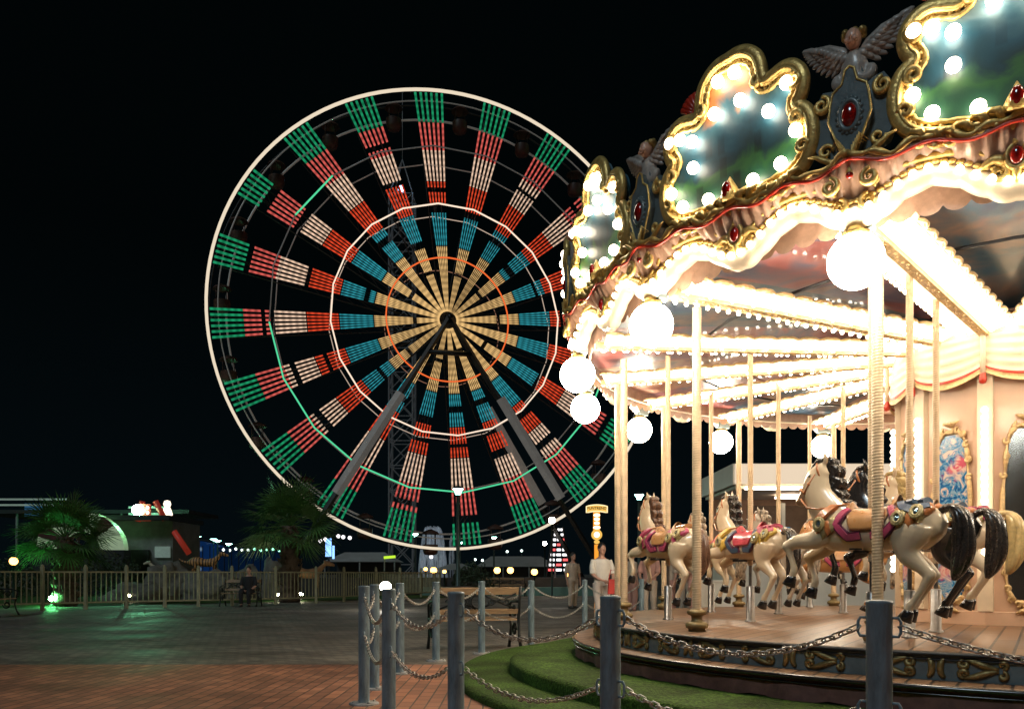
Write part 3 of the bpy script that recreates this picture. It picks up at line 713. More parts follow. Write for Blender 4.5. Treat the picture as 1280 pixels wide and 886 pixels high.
pi_ = MB(); pi_.sm = False; pi_.box((RDm+.005, 0, (DK+.14+ZT-.3)/2), (.06, .14, ZT-.3-DK-.14)); pime = pi_.mesh('pilaster'); pime.materials.append(M['cream'])
for i in range(10):
    a = R(A0+36*i); q = link('pilaster', pime, car, rz=a); link('light_tube', tbme, q)
    p_ = link('painted_mirror', mme, car, rz=a+R(18)); link('mirror_frame', fme, p_)
    if i == 0: setmat(p_, 0, M['mirror'])
# ================================================================== HORSES
TOR = [(-.56, .90, .05, .06), (-.52, .875, .105, .12), (-.44, .845, .15, .165), (-.33, .83, .165, .175), (-.18, .815, .158, .168), (0, .805, .15, .165), (.15, .81, .152, .17), (.30, .83, .15, .18), (.40, .855, .125, .165), (.47, .88, .07, .11)]
def tor(x):
    x = max(TOR[0][0], min(TOR[-1][0], x))
    for a, b in zip(TOR, TOR[1:]):
        if x <= b[0]:
            t = (x-a[0])/(b[0]-a[0]); t = t*t*(3-2*t)*.5+t*.5
            return [lerp(a[i], b[i], t) for i in range(1, 4)]
    return list(TOR[-1][1:])
def TP(x, a, off=.0):                     # a: angle round the barrel, 0 = top, + to the left side
    z, ry, rz = tor(x); return Vector((x, math.sin(a)*(ry+off), z+math.cos(a)*(rz+off)))
def vox_horse():
    b = MB()
    path = [(x, 0, tor(x)[0]) for x in [lerp(-.56, .47, i/20) for i in range(21)]]
    b.tube(path, [(tor(p[0])[1], tor(p[0])[2]) for p in path], 20, up=(0, 0, 1))
    nk = spline([(.26, 0, .86), (.38, 0, 1.0), (.455, 0, 1.14), (.455, 0, 1.27), (.415, 0, 1.345)], 5); n = len(nk)
    b.tube(nk, [(lerp(.115, .060, (i/(n-1))**.8), lerp(.185, .092, (i/(n-1))**.85)) for i in range(n)], 16, up=(-1, 0, 0))
    hd = spline([(.375, 0, 1.36), (.455, 0, 1.315), (.525, 0, 1.235), (.585, 0, 1.145), (.63, 0, 1.075), (.645, 0, 1.05)], 3)
    rr = [(.038, .055), (.058, .074), (.062, .082), (.062, .086), (.06, .084), (.055, .078), (.05, .07), (.045, .06), (.04, .052), (.037, .046), (.036, .044), (.037, .044), (.040, .046), (.040, .045), (.036, .04), (.026, .03)]
    b.tube(hd, rr[:len(hd)], 14, up=(0, 0, 1))
    b.sphere((.49, 0, 1.20), .068, 10, 8, (.9, .78, 1.1))
    for s in (-1, 1):
        b.sphere((.505, s*.046, 1.30), .022, 8, 6)             # brow
        b.sphere((.628, s*.028, 1.088), .02, 8, 6)             # nostril
        b.tube([(.385, s*.030, 1.38), (.372, s*.045, 1.43), (.385, s*.05, 1.465), (.392, s*.05, 1.495)], [(.022, .016), (.026, .015), (.018, .010), (.004, .004)], 8)
        # front legs, folded in a leap
        d = 0 if s > 0 else 1
        kn = [(.33, s*.085, .80), (.45, s*.10, .745), (.60, s*.10, .735), (.70, s*.095, .70+.0*d)] if d == 0 else [(.33, s*.085, .80), (.43, s*.10, .70), (.53, s*.10, .64), (.61, s*.095, .605)]
        b.tube(spline(kn, 3), [(.075-.0042*i, .095-.0055*i) for i in range(10)], 12, up=(0, 0, 1))
        k = Vector(kn[-1]); b.sphere(k, .047, 10, 8)
        ft = [k, k+Vector((-.035, 0, -.09)), k+Vector((-.065, 0, -.185)), k+Vector((-.055, 0, -.235)), k+Vector((-.045, 0, -.265))]
        b.tube(spline(ft, 2), [.040, .033, .027, .026, .030, .034, .032, .032, .034], 10)
        # hind legs, driving
        sh = .08 if d else 0
        up_ = spline([(-.36, s*.085, .84), (-.33+sh, s*.10, .70), (-.345+sh, s*.105, .60), (-.43+sh*.6, s*.10, .52), (-.495+sh*.6, s*.095, .455)], 3)
        b.tube(up_, [(.105, .17), (.11, .165), (.105, .15), (.095, .13), (.085, .112), (.075, .098), (.068, .086), (.06, .075), (.052, .066), (.046, .058), (.042, .053), (.039, .05), (.038, .05)][:len(up_)], 14, up=(1, 0, 0))
        h = Vector((-.495+sh*.6, s*.095, .455)); b.sphere(h, .043, 10, 8, (1.15, .85, 1))
        lo = [h, h+Vector((.055, 0, -.10)), h+Vector((.125, 0, -.205)), h+Vector((.155, 0, -.245)), h+Vector((.16, 0, -.28))]
        b.tube(spline(lo, 2), [.042, .035, .030, .028, .028, .034, .034, .033, .035], 10)
    return fuse(b, .0105, 5)
body_me = vox_horse(); body_me.name = 'body'
HM = {}
def horse_mat(name, c, dark, coat=1):
    m, nt, N, L = newmat(name)
    tc = N.new('ShaderNodeTexCoord'); sp = N.new('ShaderNodeSeparateXYZ'); L.new(tc.outputs['Object'], sp.inputs[0])
    # air-brushed muzzle and forehead: part of the paint job
    x = N.new('ShaderNodeMapRange'); x.inputs['From Min'].default_value = .50; x.inputs['From Max'].default_value = .62; L.new(sp.outputs[0], x.inputs[0])
    z = N.new('ShaderNodeMapRange'); z.inputs['From Min'].default_value = .98; z.inputs['From Max'].default_value = 1.04; L.new(sp.outputs[2], z.inputs[0])
    mu = N.new('ShaderNodeMath'); mu.operation = 'MULTIPLY'; L.new(x.outputs[0], mu.inputs[0]); L.new(z.outputs[0], mu.inputs[1])
    # fetlocks tinted as well
    n = N.new('ShaderNodeTexNoise'); n.inputs['Scale'].default_value = 3.5; n.inputs['Detail'].default_value = 9; n.inputs['Roughness'].default_value = .7; L.new(tc.outputs['Object'], n.inputs[0])
    mx0 = N.new('ShaderNodeMixRGB'); mx0.inputs[1].default_value = (*[q*.72*(1, .93, .85)[i_] for i_, q in enumerate(c)], 1); mx0.inputs[2].default_value = (*[min(1, q*1.1) for q in c], 1); L.new(n.outputs[0], mx0.inputs[0])
    mx = N.new('ShaderNodeMixRGB'); L.new(mu.outputs[0], mx.inputs[0]); L.new(mx0.outputs[0], mx.inputs[1]); mx.inputs[2].default_value = (*dark, 1)
    b = N.new('ShaderNodeBsdfPrincipled'); L.new(mx.outputs[0], b.inputs['Base Color']); b.inputs['Roughness'].default_value = .3; b.inputs['Coat Weight'].default_value = coat; b.inputs['Coat Roughness'].default_value = .05; b.inputs['Coat Weight'].default_value = 1
    out(nt, b.outputs[0]); return m
HM['white'] = horse_mat('white_horse_paint', (.74, .60, .42), (.26, .14, .07))
HM['black'] = horse_mat('black_horse_paint', (.018, .015, .014), (.02, .017, .016), .9)
HM['tan'] = horse_mat('tan_horse_paint', (.62, .33, .13), (.25, .12, .05))
HM['grey'] = horse_mat('grey_horse_paint', (.50, .45, .38), (.22, .17, .13))
M['hairblack'] = P('black_mane_paint', (.022, .018, .016), .28, 0, .4, 18, coat=.6)
M['hairblond'] = P('blond_mane_paint', (.58, .42, .18), .32, .1, .3, 14, coat=.4)
M['hairstreak'] = P('black_and_cream_mane_paint', (.03, .025, .02), .3, 0, .2, 22, coat=.5, col2=(.62, .52, .40), stretch=(1, 1, .6))
M['hairbrown'] = P('brown_mane_paint', (.12, .06, .035), .3, 0, .3, 14, coat=.5)
M['leather'] = P('saddle_leather_paint', (.40, .20, .075), .3, 0, .25, 6, coat=.6)
M['magenta'] = P('magenta_paint', (.42, .06, .13), .3, 0, .25, 7, coat=.6)
M['crimson'] = P('crimson_saddle_paint', (.52, .05, .08), .3, 0, .2, 7, coat=.6)
M['purple'] = P('dark_purple_trim', (.10, .015, .05), .35, 0, .2, 7, coat=.5)
M['rust'] = P('rust_paint', (.46, .16, .05), .32, 0, .4, 13, coat=.5)
M['yellow'] = P('yellow_paint', (.62, .40, .07), .32, 0, .3, 9, coat=.5)
M['orange'] = P('orange_red_paint', (.62, .14, .03), .32, 0, .3, 9, coat=.5)
M['bluegrey'] = P('blue_grey_paint', (.03, .07, .13), .35, 0, .3, 7, coat=.5)
M['olivegold'] = P('olive_gold_paint', (.42, .34, .16), .32, .3, .3, 16, .3, 40, coat=.3)
M['lens'] = P('round_mirror', (.30, .42, .48), .08, .9, .3, 7)
# patches on the barrel
def patch(mb, x0, x1, a0, a1, off, nx=14, na=18, fx=None, th=.012):
    g0 = []; g1 = []
    for i in range(nx+1):
        for_a = []; for_b = []
        for j in range(na+1):
            a = lerp(a0, a1, j/na); xx = lerp(x0, x1, i/nx)
            if fx: xx = fx(i/nx, j/na, xx)
            for_a.append(TP(xx, a, off)); for_b.append(TP(xx, a, off-th))
        g0.append(for_a); g1.append(for_b)
    mb.rings([a+b[::-1] for a, b in zip(g0, g1)], True, True)
sd = MB()
patch(sd, -.22, .17, -1.55, 1.55, .020, 18, 26, lambda i, j, x: -.025+(x+.025)*(1-.35*abs(2*j-1)**2))
# seat: cantle and pommel
sd.mi = 0
for x0, hgt, w_ in ((-.20, .085, .105), (.16, .06, .07)):
    rings = []
    for j in range(7):
        t = j/6; rings.append([TP(x0-.03*t*(1 if x0 < 0 else -1), lerp(-.62, .62, i/12)*(1-.35*t), .012)+Vector((0, 0, hgt*math.sin(t*PI*.5)*(math.cos(lerp(-1.2, 1.2, i/12))))) for i in range(13)])
    th = [[p+Vector((.030 if x0 < 0 else -.03, 0, -.004)) for p in r] for r in rings]
    sd.rings([a+b[::-1] for a, b in zip(rings, th)], True, True)
sdme = sd.mesh('saddle'); sdme.materials.append(M['leather'])
bk = MB()   # saddle trim: angular bands on both flanks
def band_path(mb, pts, w_, off, side):
    pp = [TP(x, side*a, off) for x, a in spline2(pts, 5)]
    mb.tube(pp, [(w_, .010)]*len(pp) if False else [(.010, w_)]*len(pp), 8, up=(1, 0, 0))
def spline2(pts, n):
    return [(p.x, p.y) for p in spline([Vector((a, b, 0)) for a, b in pts], n)]
def ribbon(mb, pts, w_, off, n=6, th=.012):
    q = [Vector((a, b, 0)) for a, b in pts]; path = []
    for a, b in zip(q, q[1:]):
        for i in range(n): path.append(a.lerp(b, i/n))
    path.append(q[-1]); rings = []
    for i, p in enumerate(path):
        t = (path[min(i+1, len(path)-1)]-path[max(i-1, 0)]); sc = .16; t = Vector((t.x, t.y*sc, 0)).normalized(); nrm = Vector((-t.y, t.x/sc, 0))
        a = p+nrm*w_; b = p-nrm*w_
        rings.append([TP(a.x, a.y, off+th), TP(b.x, b.y, off+th), TP(b.x, b.y, off-.02), TP(a.x, a.y, off-.02)])
    sm = mb.sm; mb.sm = False; mb.rings(rings); mb.sm = sm
for s in (-1, 1):
    for w_, off, mi in ((.032, .018, 1), (.020, .026, 0)):
        bk.mi = mi
        ribbon(bk, [(.155, s*.45), (.22, s*1.35), (.12, s*1.85), (.02, s*1.78)], w_, off)
        ribbon(bk, [(-.19, s*.45), (-.27, s*1.35), (-.17, s*1.85), (-.07, s*1.78)], w_, off)
bkme = bk.mesh('saddle_trim'); bkme.materials.append(M['magenta']); bkme.materials.append(M['purple'])
# breast collar and crupper with scalloped petals
def petals(mb, xc, side, a_c, n, L_, off=.02):
    for i in range(n):
        t = (i-(n-1)/2); a = a_c+t*.34
        rings = []
        for j in range(9):
            q = j/8; ww = math.sin(PI*min(1, .25+.75*q))**.7*.05; an_ = a+.0; 
            rings.append([TP(xc+kx*ww, side*(an_+L_*q), off+.018*(1-abs(kx))-.0) for kx in (-1, -.6, 0, .6, 1)]+[TP(xc+kx*ww, side*(an_+L_*q), -.01) for kx in (1, -1)])
        mb.rings(rings)
bc = MB()
for s in (-1, 1):
    bc.mi = 0; ribbon(bc, [(.245, s*.15), (.30, s*.7), (.365, s*1.15), (.42, s*1.6)], .028, .034)
    bc.mi = 1
    for i, (x, a) in enumerate(((.29, 1.25), (.345, 1.45), (.395, 1.65), (.25, 1.05))):
        rings = []
        for j in range(9):
            q = j/8; ww = math.sin(PI*(.18+.82*q))**.8*.042
            rings.append([TP(x+kx*ww, s*(a+.62*q), .024+.014*(1-abs(kx))) for kx in (-1, -.5, 0, .5, 1)]+[TP(x+kx*ww, s*(a+.62*q), -.01) for kx in (1, -1)])
        bc.mi = 1+(i % 2); bc.rings(rings)
bcme = bc.mesh('breast_collar'); [bcme.materials.append(M[k]) for k in ('rust', 'rust', 'olivegold')]
rc = MB()
for s in (-1, 1):
    rc.mi = 0; ribbon(rc, [(-.24, s*.15), (-.30, s*.75), (-.40, s*1.0), (-.50, s*.8)], .024, .032)
    for i, (x, a) in enumerate(((-.26, .75), (-.315, .95), (-.375, 1.0), (-.435, .85), (-.48, .6))):
        rings = []
        for j in range(9):
            q = j/8; ww = math.sin(PI*(.18+.82*q))**.8*.046
            rings.append([TP(x+kx*ww, s*(a+.70*q), .024+.014*(1-abs(kx))) for kx in (-1, -.5, 0, .5, 1)]+[TP(x+kx*ww, s*(a+.70*q), -.01) for kx in (1, -1)])
        rc.mi = 1+(i % 2); rc.rings(rings)
    rc.mi = 0; ribbon(rc, [(-.30, s*0), (-.34, s*.5)], .02, .03); ribbon(rc, [(-.42, s*0), (-.42, s*.5)], .02, .03)
rcme = rc.mesh('rump_cover'); [rcme.materials.append(M[k]) for k in ('bluegrey', 'rust', 'olivegold')]
def disc_at(mb, mb2, x, a, r):
    c = TP(x, a, .05); z, ry, rz = tor(x); nrm = Vector((0, math.sin(a)/ry, math.cos(a)/rz)).normalized(); t = Vector((1, 0, 0)); b = nrm.cross(t)
    ring = [c+t*math.cos(2*PI*k/20)*r*.82+b*math.sin(2*PI*k/20)*r*1.05 for k in range(20)]
    mb.tube(ring, .011, 6, loop=True)
    ring2 = [c-nrm*.008+t*math.cos(2*PI*k/24)*r*1.15+b*math.sin(2*PI*k/24)*r*1.4 for k in range(24)]
    mb.tube(ring2, [.012+.005*(k % 2) for k in range(24)], 6, loop=True)
    mb.rings([[c-nrm*.05+t*math.cos(2*PI*k/20)*r*1.2+b*math.sin(2*PI*k/20)*r*1.45 for k in range(20)], [c-nrm*.004+t*math.cos(2*PI*k/20)*r*.9+b*math.sin(2*PI*k/20)*r*1.1 for k in range(20)]])
    mb2.rings([[c-nrm*.003+t*math.cos(2*PI*k/20)*r*q*.82+b*math.sin(2*PI*k/20)*r*q*1.05+nrm*.012*(1-q) for k in range(20)] for q in (1, .7, .35, .05)])
MED = []
for s in (-1, 1):
    for x, a, r in ((.365, 1.45, .036), (-.29, 1.28, .036), (-.425, 1.12, .036)):
        mdm = MB(); mdl = MB(); disc_at(mdm, mdl, x, s*a, r)
        mdme = mdm.mesh('medallion'); mdme.materials.append(M['olivegold']); mdl_me = mdl.mesh('round_mirror'); mdl_me.materials.append(M['lens']); MED.append((mdme, mdl_me))
# bridle
br = MB()
def ring_at(mb, c, axis, ra, rb, r):
    ax = Vector(axis).normalized(); u = Vector((0, 1, 0)); v = ax.cross(u)
    mb.tube([Vector(c)+u*math.cos(2*PI*k/18)*ra+v*math.sin(2*PI*k/18)*rb for k in range(18)], (r), 6, loop=True)
ring_at(br, (.575, 0, 1.155), (.55, 0, -.75), .050, .064, .009); ring_at(br, (.435, 0, 1.325), (.95, 0, -.3), .068, .088, .009)
for s in (-1, 1):
    br.tube([(.455, s*.062, 1.30), (.515, s*.066, 1.22), (.565, s*.052, 1.15)], .009, 6)
    br.tube([(.60, s*.046, 1.10), (.52, s*.085, 1.02), (.40, s*.115, 1.0), (.25, s*.09, 1.02), (.17, s*.03, 1.04)], .008, 6)
    br.sphere((.515, s*.066, 1.22), .016, 8, 6)
brme = br.mesh('bridle'); brme.materials.append(M['rust'])
ey = MB()
for s in (-1, 1): ey.sphere((.513, s*.056, 1.288), .015, 10, 8)
eyme = ey.mesh('eye'); eyme.materials.append(M['black'])
# mane: many curled locks down one side and over the crest
mn = MB(); random.seed(3)
crest = spline([(.40, 0, 1.43), (.355, 0, 1.37), (.345, 0, 1.27), (.33, 0, 1.16), (.27, 0, 1.06), (.20, 0, 1.0)], 6); nc = len(crest)
for i in range(nc):
    for s in (-1, -1, -1, .12):
        t = i/(nc-1); p = crest[i]; l = .10+.09*math.sin(PI*min(1, t+.25)); w1 = random.uniform(.5, 1.2)
        d0 = Vector((-.6*w1, s*.55, -.2)); pts = [p+Vector((.03, 0, 0))]
        for q in range(1, 8):
            u = q/7; pts.append(p+Vector((-.035*math.sin(u*6+i)*w1-.045*math.sin(PI*u), s*(.035+.045*math.sin(u*2.2)+.014*math.sin(u*8+i)), -l*u*1.15+.03*math.sin(PI*u))))
        mn.tube(pts, [.016, .026, .027, .024, .022, .018, .012, .003], 7)
for k in range(5):
    pts = [(.40, .012*(k-2), 1.42), (.45, .016*(k-2), 1.41), (.50, .014*(k-2), 1.36), (.52, .012*(k-2)*1.3, 1.31)]; mn.tube(pts, [.018, .02, .015, .003], 7)
mnme = mn.mesh('mane'); mnme.materials.append(M['hairblack'])
tl = MB()
for k in range(15):
    a = 2*PI*k/15; rr = .05 if k % 2 else .028
    base = [(-.52, 0, .93), (-.60, 0, .965), (-.675, 0, .91), (-.70, 0, .78), (-.695, 0, .62), (-.665, 0, .50), (-.63, 0, .42)]
    wv = [0, .35, .8, 1.15, 1.25, .9, .15]
    pts = [Vector(p)+Vector((math.cos(a)*rr*w1*.85, math.sin(a)*rr*w1*.8+.008*math.sin(j*2+k), 0)) for j, (p, w1) in enumerate(zip(base, wv))]
    pts = spline(pts, 3); n = len(pts)
    tl.tube(pts, [.012+.020*math.sin(PI*min(1, .15+.85*j/(n-1)))**.7 for j in range(n)], 7)
tlme = tl.mesh('tail'); tlme.materials.append(M['hairblack'])
def hoof_me(front, s):
    m = MB()
    if front:
        k = Vector((.70, s*.095, .70)) if s > 0 else Vector((.61, s*.095, .605)); c = k+Vector((-.045, 0, -.25)); d = Vector((.12, 0, -1)).normalized()
    else:
        sh = .08 if s < 0 else 0; c = Vector((-.495+sh*.6+.16, s*.095, .455-.265)); d = Vector((.15, 0, -1)).normalized()
    m.tube([c, c+d*.02, c+d*.05+Vector((.01, 0, 0)), c+d*.085+Vector((.022, 0, 0)), c+d*.088+Vector((.022, 0, 0))], [(.030, .034), (.039, .043), (.045, .050), (.052, .060), (.02, .02)], 14, up=(1, 0, 0)); me = m.mesh('hoof'); me.materials.append(M['black']); return me
hoofs = [hoof_me(f_, s) for f_ in (0, 1) for s in (-1, 1)]
hpole = twisted('horse_pole', .028, .60, CAM+1.16*D-DK, .020, M['pole'], 12, .035)
fs = MB(); fs.tube([(.03, -.23, .64), (.03, .23, .64)], .013, 8)
for s in (-1, 1): fs.box((.03, s*.21, .66), (.07, .07, .012))
fsme = fs.mesh('foot_rest'); fsme.materials.append(M['blackrubber'])
ps = MB(); ps.lathe([(.0, .385), (.036, .38), (.044, .372), (.044, .02), (.06, .015), (.062, .0)], 20); ps.lathe([(.018, .37), (.018, .66)], 12)
psme = ps.mesh('floor_sleeve'); psme.materials.append(M['steel'])
def make_horse(label, pos, heading, dz, look, sc=1.0, group='galloping carousel horses on brass poles'):
    t = thing('carousel_horse', label, 'carousel horse', pos, heading, group)
    bm_, hr_, sd_, tr_, acc = look
    def P_(n, me, parent=t, mats=None, z=True):
        o = link(n, me, parent)
        if z and parent is t: o.location = (0, 0, dz+(1-sc)*.8); o.scale = (sc, sc, sc)
        if mats:
            for i, q in enumerate(mats):
                if q: setmat(o, i, M[q] if q in M else HM[q])
        return o
    if not body_me.materials: body_me.materials.append(HM['white'])
    b = P_('body', body_me, mats=[bm_])
    P_('eye', eyme, b)
    for h in hoofs: P_('hoof', h, b)
    P_('mane', mnme, mats=[hr_]); P_('tail', tlme, mats=[acc[3] or hr_])
    s = P_('saddle', sdme, mats=[sd_]); P_('saddle_trim', bkme, s, mats=[tr_, None])
    P_('breast_collar', bcme, mats=[acc[0], acc[0], acc[1]]); P_('rump_cover', rcme, mats=[acc[2], acc[0], acc[1]])
    
    for a_, b_ in MED: md = P_('medallion', a_); P_('round_mirror', b_, md)
    P_('bridle', brme); P_('foot_rest', fsme)
    P_('pole', hpole, z=False); P_('floor_sleeve', psme, z=False)
    return t
def hp(x, Z): return Vector(((x-640)/F*Z*D, Z*D, DK))
def head(p, cw=0.0):
    v = p-CC; a = math.atan2(v.y, v.x); return a-PI/2+R(cw)
A = ('rust', 'olivegold', 'bluegrey', None)
HS = [
 ('white horse with dark muzzle, brown saddle and black tail nearest the chain posts', 1090, 3.00, 131, .02, ('white', 'hairblack', 'leather', 'magenta', A), 1.0),
 ('black horse with curly black mane on the middle pole behind the nearest white horse', 1137, 3.25, 131, .03, ('black', 'hairblack', 'leather', 'magenta', A), 1.0),
 ('white horse with blond tail closest to the blue painted mirror of the drum', 1170, 3.56, 131, .06, ('white', 'hairblond', 'leather', 'magenta', ('magenta', 'olivegold', 'magenta', 'hairblond')), 1.0),
 ('cream horse with brown tail leaping at the open left end of the deck', 835, 4.54, 114, .02, ('white', 'hairbrown', 'leather', 'magenta', ('magenta', 'olivegold', 'leather', None)), 1.0),
 ('white horse with orange and red rump cover behind the brown tailed cream horse', 889, 5.45, 112, -.02, ('white', 'hairstreak', 'orange', 'magenta', ('orange', 'yellow', 'crimson', None)), 1.0),
 ('white horse with crimson saddle, yellow petals and black tail in the middle of the deck', 938, 4.36, 115, .0, ('white', 'hairblack', 'crimson', 'bluegrey', ('yellow', 'yellow', 'magenta', None)), 1.0),
 ('grey horse with streaked curly mane partly hidden by the crimson saddled horse', 973, 5.17, 112, -.04, ('grey', 'hairstreak', 'leather', 'magenta', ('yellow', 'rust', 'orange', None)), 1.0),
 ('tan horse with pale bridle low behind the front legs of the nearest white horse', 1054, 5.3, 150, -.13, ('tan', 'hairstreak', 'leather', 'magenta', ('rust', 'olivegold', 'rust', None)), 1.0),
 ('pale horse with black and cream curls on the far side facing the ticket booth', 1012, 6.25, 15, .05, ('grey', 'hairstreak', 'rust', 'orange', ('orange', 'olivegold', 'rust', None)), 1.0),
]
random.seed(11)
for lb_, x, Z, tw, dz, look, sc in HS:
    p = hp(x, Z); make_horse(lb_, p, R(tw), dz, look, .92)
# ================================================================== FERRIS WHEEL
WZ = 46.0; hubp = W(560, 400, WZ); PHI = R(14.65); WR = .2685*WZ; HZ = hubp.z
hubp = hubp; _o = Vector((-math.sin(R(14.65)), math.cos(R(14.65)), 0))*.75; hubp = hubp+_o
fw = thing('ferris_wheel', 'giant observation wheel with striped red, white, green and yellow light spokes', 'ferris wheel', (hubp.x, hubp.y, 0), PHI)
WC = {'yellow': (1.0, .62, .24), 'teal': (.04, .42, .50), 'red': (1.0, .085, .03), 'white': (1.0, .68, .48), 'pink': (1.0, .16, .13), 'green': (.015, .36, .15)}
def led(name, c, s):
    m, nt, N, L = newmat(name)
    tc = N.new('ShaderNodeTexCoord'); wv = N.new('ShaderNodeTexWave'); wv.bands_direction = 'Z'; wv.inputs['Scale'].default_value = .95; L.new(tc.outputs['Object'], wv.inputs[0])
    n = N.new('ShaderNodeTexNoise'); n.inputs['Scale'].default_value = 1.1; L.new(tc.outputs['Object'], n.inputs[0])
    a = N.new('ShaderNodeMapRange'); a.inputs['To Min'].default_value = .55; a.inputs['To Max'].default_value = 1.0; L.new(wv.outputs[1], a.inputs[0])
    b = N.new('ShaderNodeMapRange'); b.inputs['From Min'].default_value = .3; b.inputs['From Max'].default_value = .7; b.inputs['To Min'].default_value = .8*s; b.inputs['To Max'].default_value = 1.1*s; L.new(n.outputs[0], b.inputs[0])
    mu = N.new('ShaderNodeMath'); mu.operation = 'MULTIPLY'; L.new(a.outputs[0], mu.inputs[0]); L.new(b.outputs[0], mu.inputs[1])
    e = N.new('ShaderNodeEmission'); e.inputs[0].default_value = (*c, 1); L.new(mu.outputs[0], e.inputs[1]); out(nt, e.outputs[0]); m.cycles.emission_sampling = 'NONE'; return m
LM = [led(k+'_led_trail', WC[k], s) for k, s in (('yellow', .95), ('teal', .75), ('red', .85), ('white', 1.0), ('pink', .75), ('green', .85))]
SEG = [(.038, .32, 0), (.325, .465, 1), (.47, .60, 2), (.605, .735, 3), (.735, .855, 4), (.855, .985, 5)]
M['wheelsteel'] = P('dark_wheel_steel', (.03, .03, .03), .5, .5, .3, 1)
random.seed(21)
for k in range(20):
    th = R(5+18*k)
    arm = MB(); arm.sm = False
    for y in (-.62, .92):
        for s in (-1, 1): arm.bar((s*.06, y, .3), (s*.34, y, WR*.985), .035)
        for j in range(12):
            z = WR*(.1+.075*j); w_ = lerp(.06, .34, z/WR); arm.bar((-w_, y, z), (w_, y, z+WR*.06), .018)
    o = arm.build('spoke', M['wheelsteel'], fw, loc=(0, 0, HZ)); o.rotation_euler = (0, -th, 0)
    st_ = MB(); st_.sm = False
    gaps = []
    for q in range(random.choice((1, 2, 2, 3))):
        c = random.uniform(.34, .88); gaps.append((c, random.uniform(.008, .017)))
    if k % 2: gaps.append((random.uniform(.12, .28), .009))
    nl = 6
    for s0, s1, mi in SEG:
        st_.mi = mi; cuts = [(s0, s1)]
        for gc, gw in gaps:
            n2 = []
            for a, b in cuts:
                if gc+gw <= a or gc-gw >= b: n2.append((a, b))
                else:
                    if gc-gw > a+.01: n2.append((a, gc-gw))
                    if gc+gw < b-.01: n2.append((gc+gw, b))
            cuts = n2
        for a, b in cuts:
            for l in range(nl):
                u = (l-(nl-1)/2)/(nl-1)
                pa, pb = a*WR, b*WR; wa, wb = WR*(.006+.113*a), WR*(.006+.113*b)
                ha, hb_ = .225*wa/nl, .225*wb/nl
                ring = lambda z, w_, h: [(u*w_-h, -.78, z), (u*w_+h, -.78, z), (u*w_+h, -.70, z), (u*w_-h, -.70, z)]
                st_.rings([ring(pa, wa, ha), ring(pb, wb, hb_)])
    o2 = st_.build('light_strip', LM, o)  # bars fanned out in the shape of a turning spoke's light trails
M['rimlight'] = EM('cream_rim_tube', (.95, .80, .60), .9); M['rimdim'] = P('unlit_rim_tube', (.30, .29, .27), .4, .3, .2, 3)
M['ringwhite'] = EM('white_ring_tube', (1, .78, .6), 1.15); M['ringdimwhite'] = EM('dim_white_ring_tube', (1, .75, .58), .55); M['ringgreen'] = EM('green_ring_tube', (.10, .78, .38), .95); M['ringorange'] = EM('orange_ring_tube', (1, .16, .035), .95); M['ringgrey'] = P('grey_ring_tube', (.32, .31, .29), .4, .3, .2, 2, emit=(.8, .75, .7), es=.05)
M['ringbrown'] = EM('dim_copper_ring_tube', (.55, .26, .16), .45)
def rp_(a, r, y): return Vector((-math.sin(a)*r, y, HZ+math.cos(a)*r))
def ring_(name, r, y, t, mat, n=20, smooth=1, arcs=None):
    m = MB(); nn = n*smooth
    if arcs is None: m.tube([rp_(R(5)+2*PI*i/nn, r, y) for i in range(nn)], t, 6, loop=True)
    else:
        for a0, a1 in arcs: 
            kk = list(range(a0, a1+1)); m.tube([rp_(R(5)+2*PI*i/nn, r, y) for i in kk], t, 6)
    return m.build(name, mat, fw)
ring_('rim', WR, -.7, .085, M['rimlight'], 20, 6)
ring_('rim', WR, .95, .05, M['wheelsteel'], 20, 6)
ring_('rim', WR*.955, -.6, .035, M['ringgrey'], 20, 6); ring_('rim', WR*.93, .8, .06, M['ringgrey'], 20, 6)
ring_('light_ring', WR*.505, -.8, .042, M['ringwhite']); ring_('light_ring', WR*.505, .95, .024, M['ringdimwhite'])
ring_('light_ring', WR*.27, -.82, .04, M['ringorange'], 20, 3); ring_('light_ring', WR*.262, .95, .022, M['ringbrown'], 20, 3)
ring_('light_ring', WR*.755, -.8, .045, M['ringgreen'], arcs=[(5, 15), (2, 3)]); ring_('light_ring', WR*.755, -.8, .035, M['ringgrey'], arcs=[(-5, 2), (3, 5)])
ring_('light_ring', WR*.74, .95, .035, M['ringgrey'], 20, 1)
hb_m = MB(); hb_m.tube([(0, -1.5, HZ), (0, 1.7, HZ)], .13, 16, up=(1, 0, 0)); hb_m.tube([(0, -1.1, HZ), (0, -.9, HZ)], .19, 20, up=(1, 0, 0)); hb_m.build('hub', M['darksteel'], fw)
M['gondola'] = P('dark_red_gondola', (.05, .022, .016), .5, 0, .3, 2)
gm = MB(); gm.lathe([(0, -1.05), (.34, -1.0), (.42, -.8), (.42, -.45)], 12); gm.lathe([(.5, .12), (.40, .25), (.1, .38), (0, .4)], 12)
for a in range(4): gm.bar((.36*math.cos(a*PI/2+.7), .36*math.sin(a*PI/2+.7), -.5), (.36*math.cos(a*PI/2+.7), .36*math.sin(a*PI/2+.7), .18), .02)
gme = gm.mesh('gondola'); gme.materials.append(M['gondola'])
for k in range(20):
    a = R(5+9+18*k); p = rp_(a, WR*.945, .1); link('gondola', gme, fw, loc=p)
M['board'] = P('grey_clad_leg', (.20, .20, .19), .55, .1, .3, 2, emit=(1, .9, .8), es=.06)
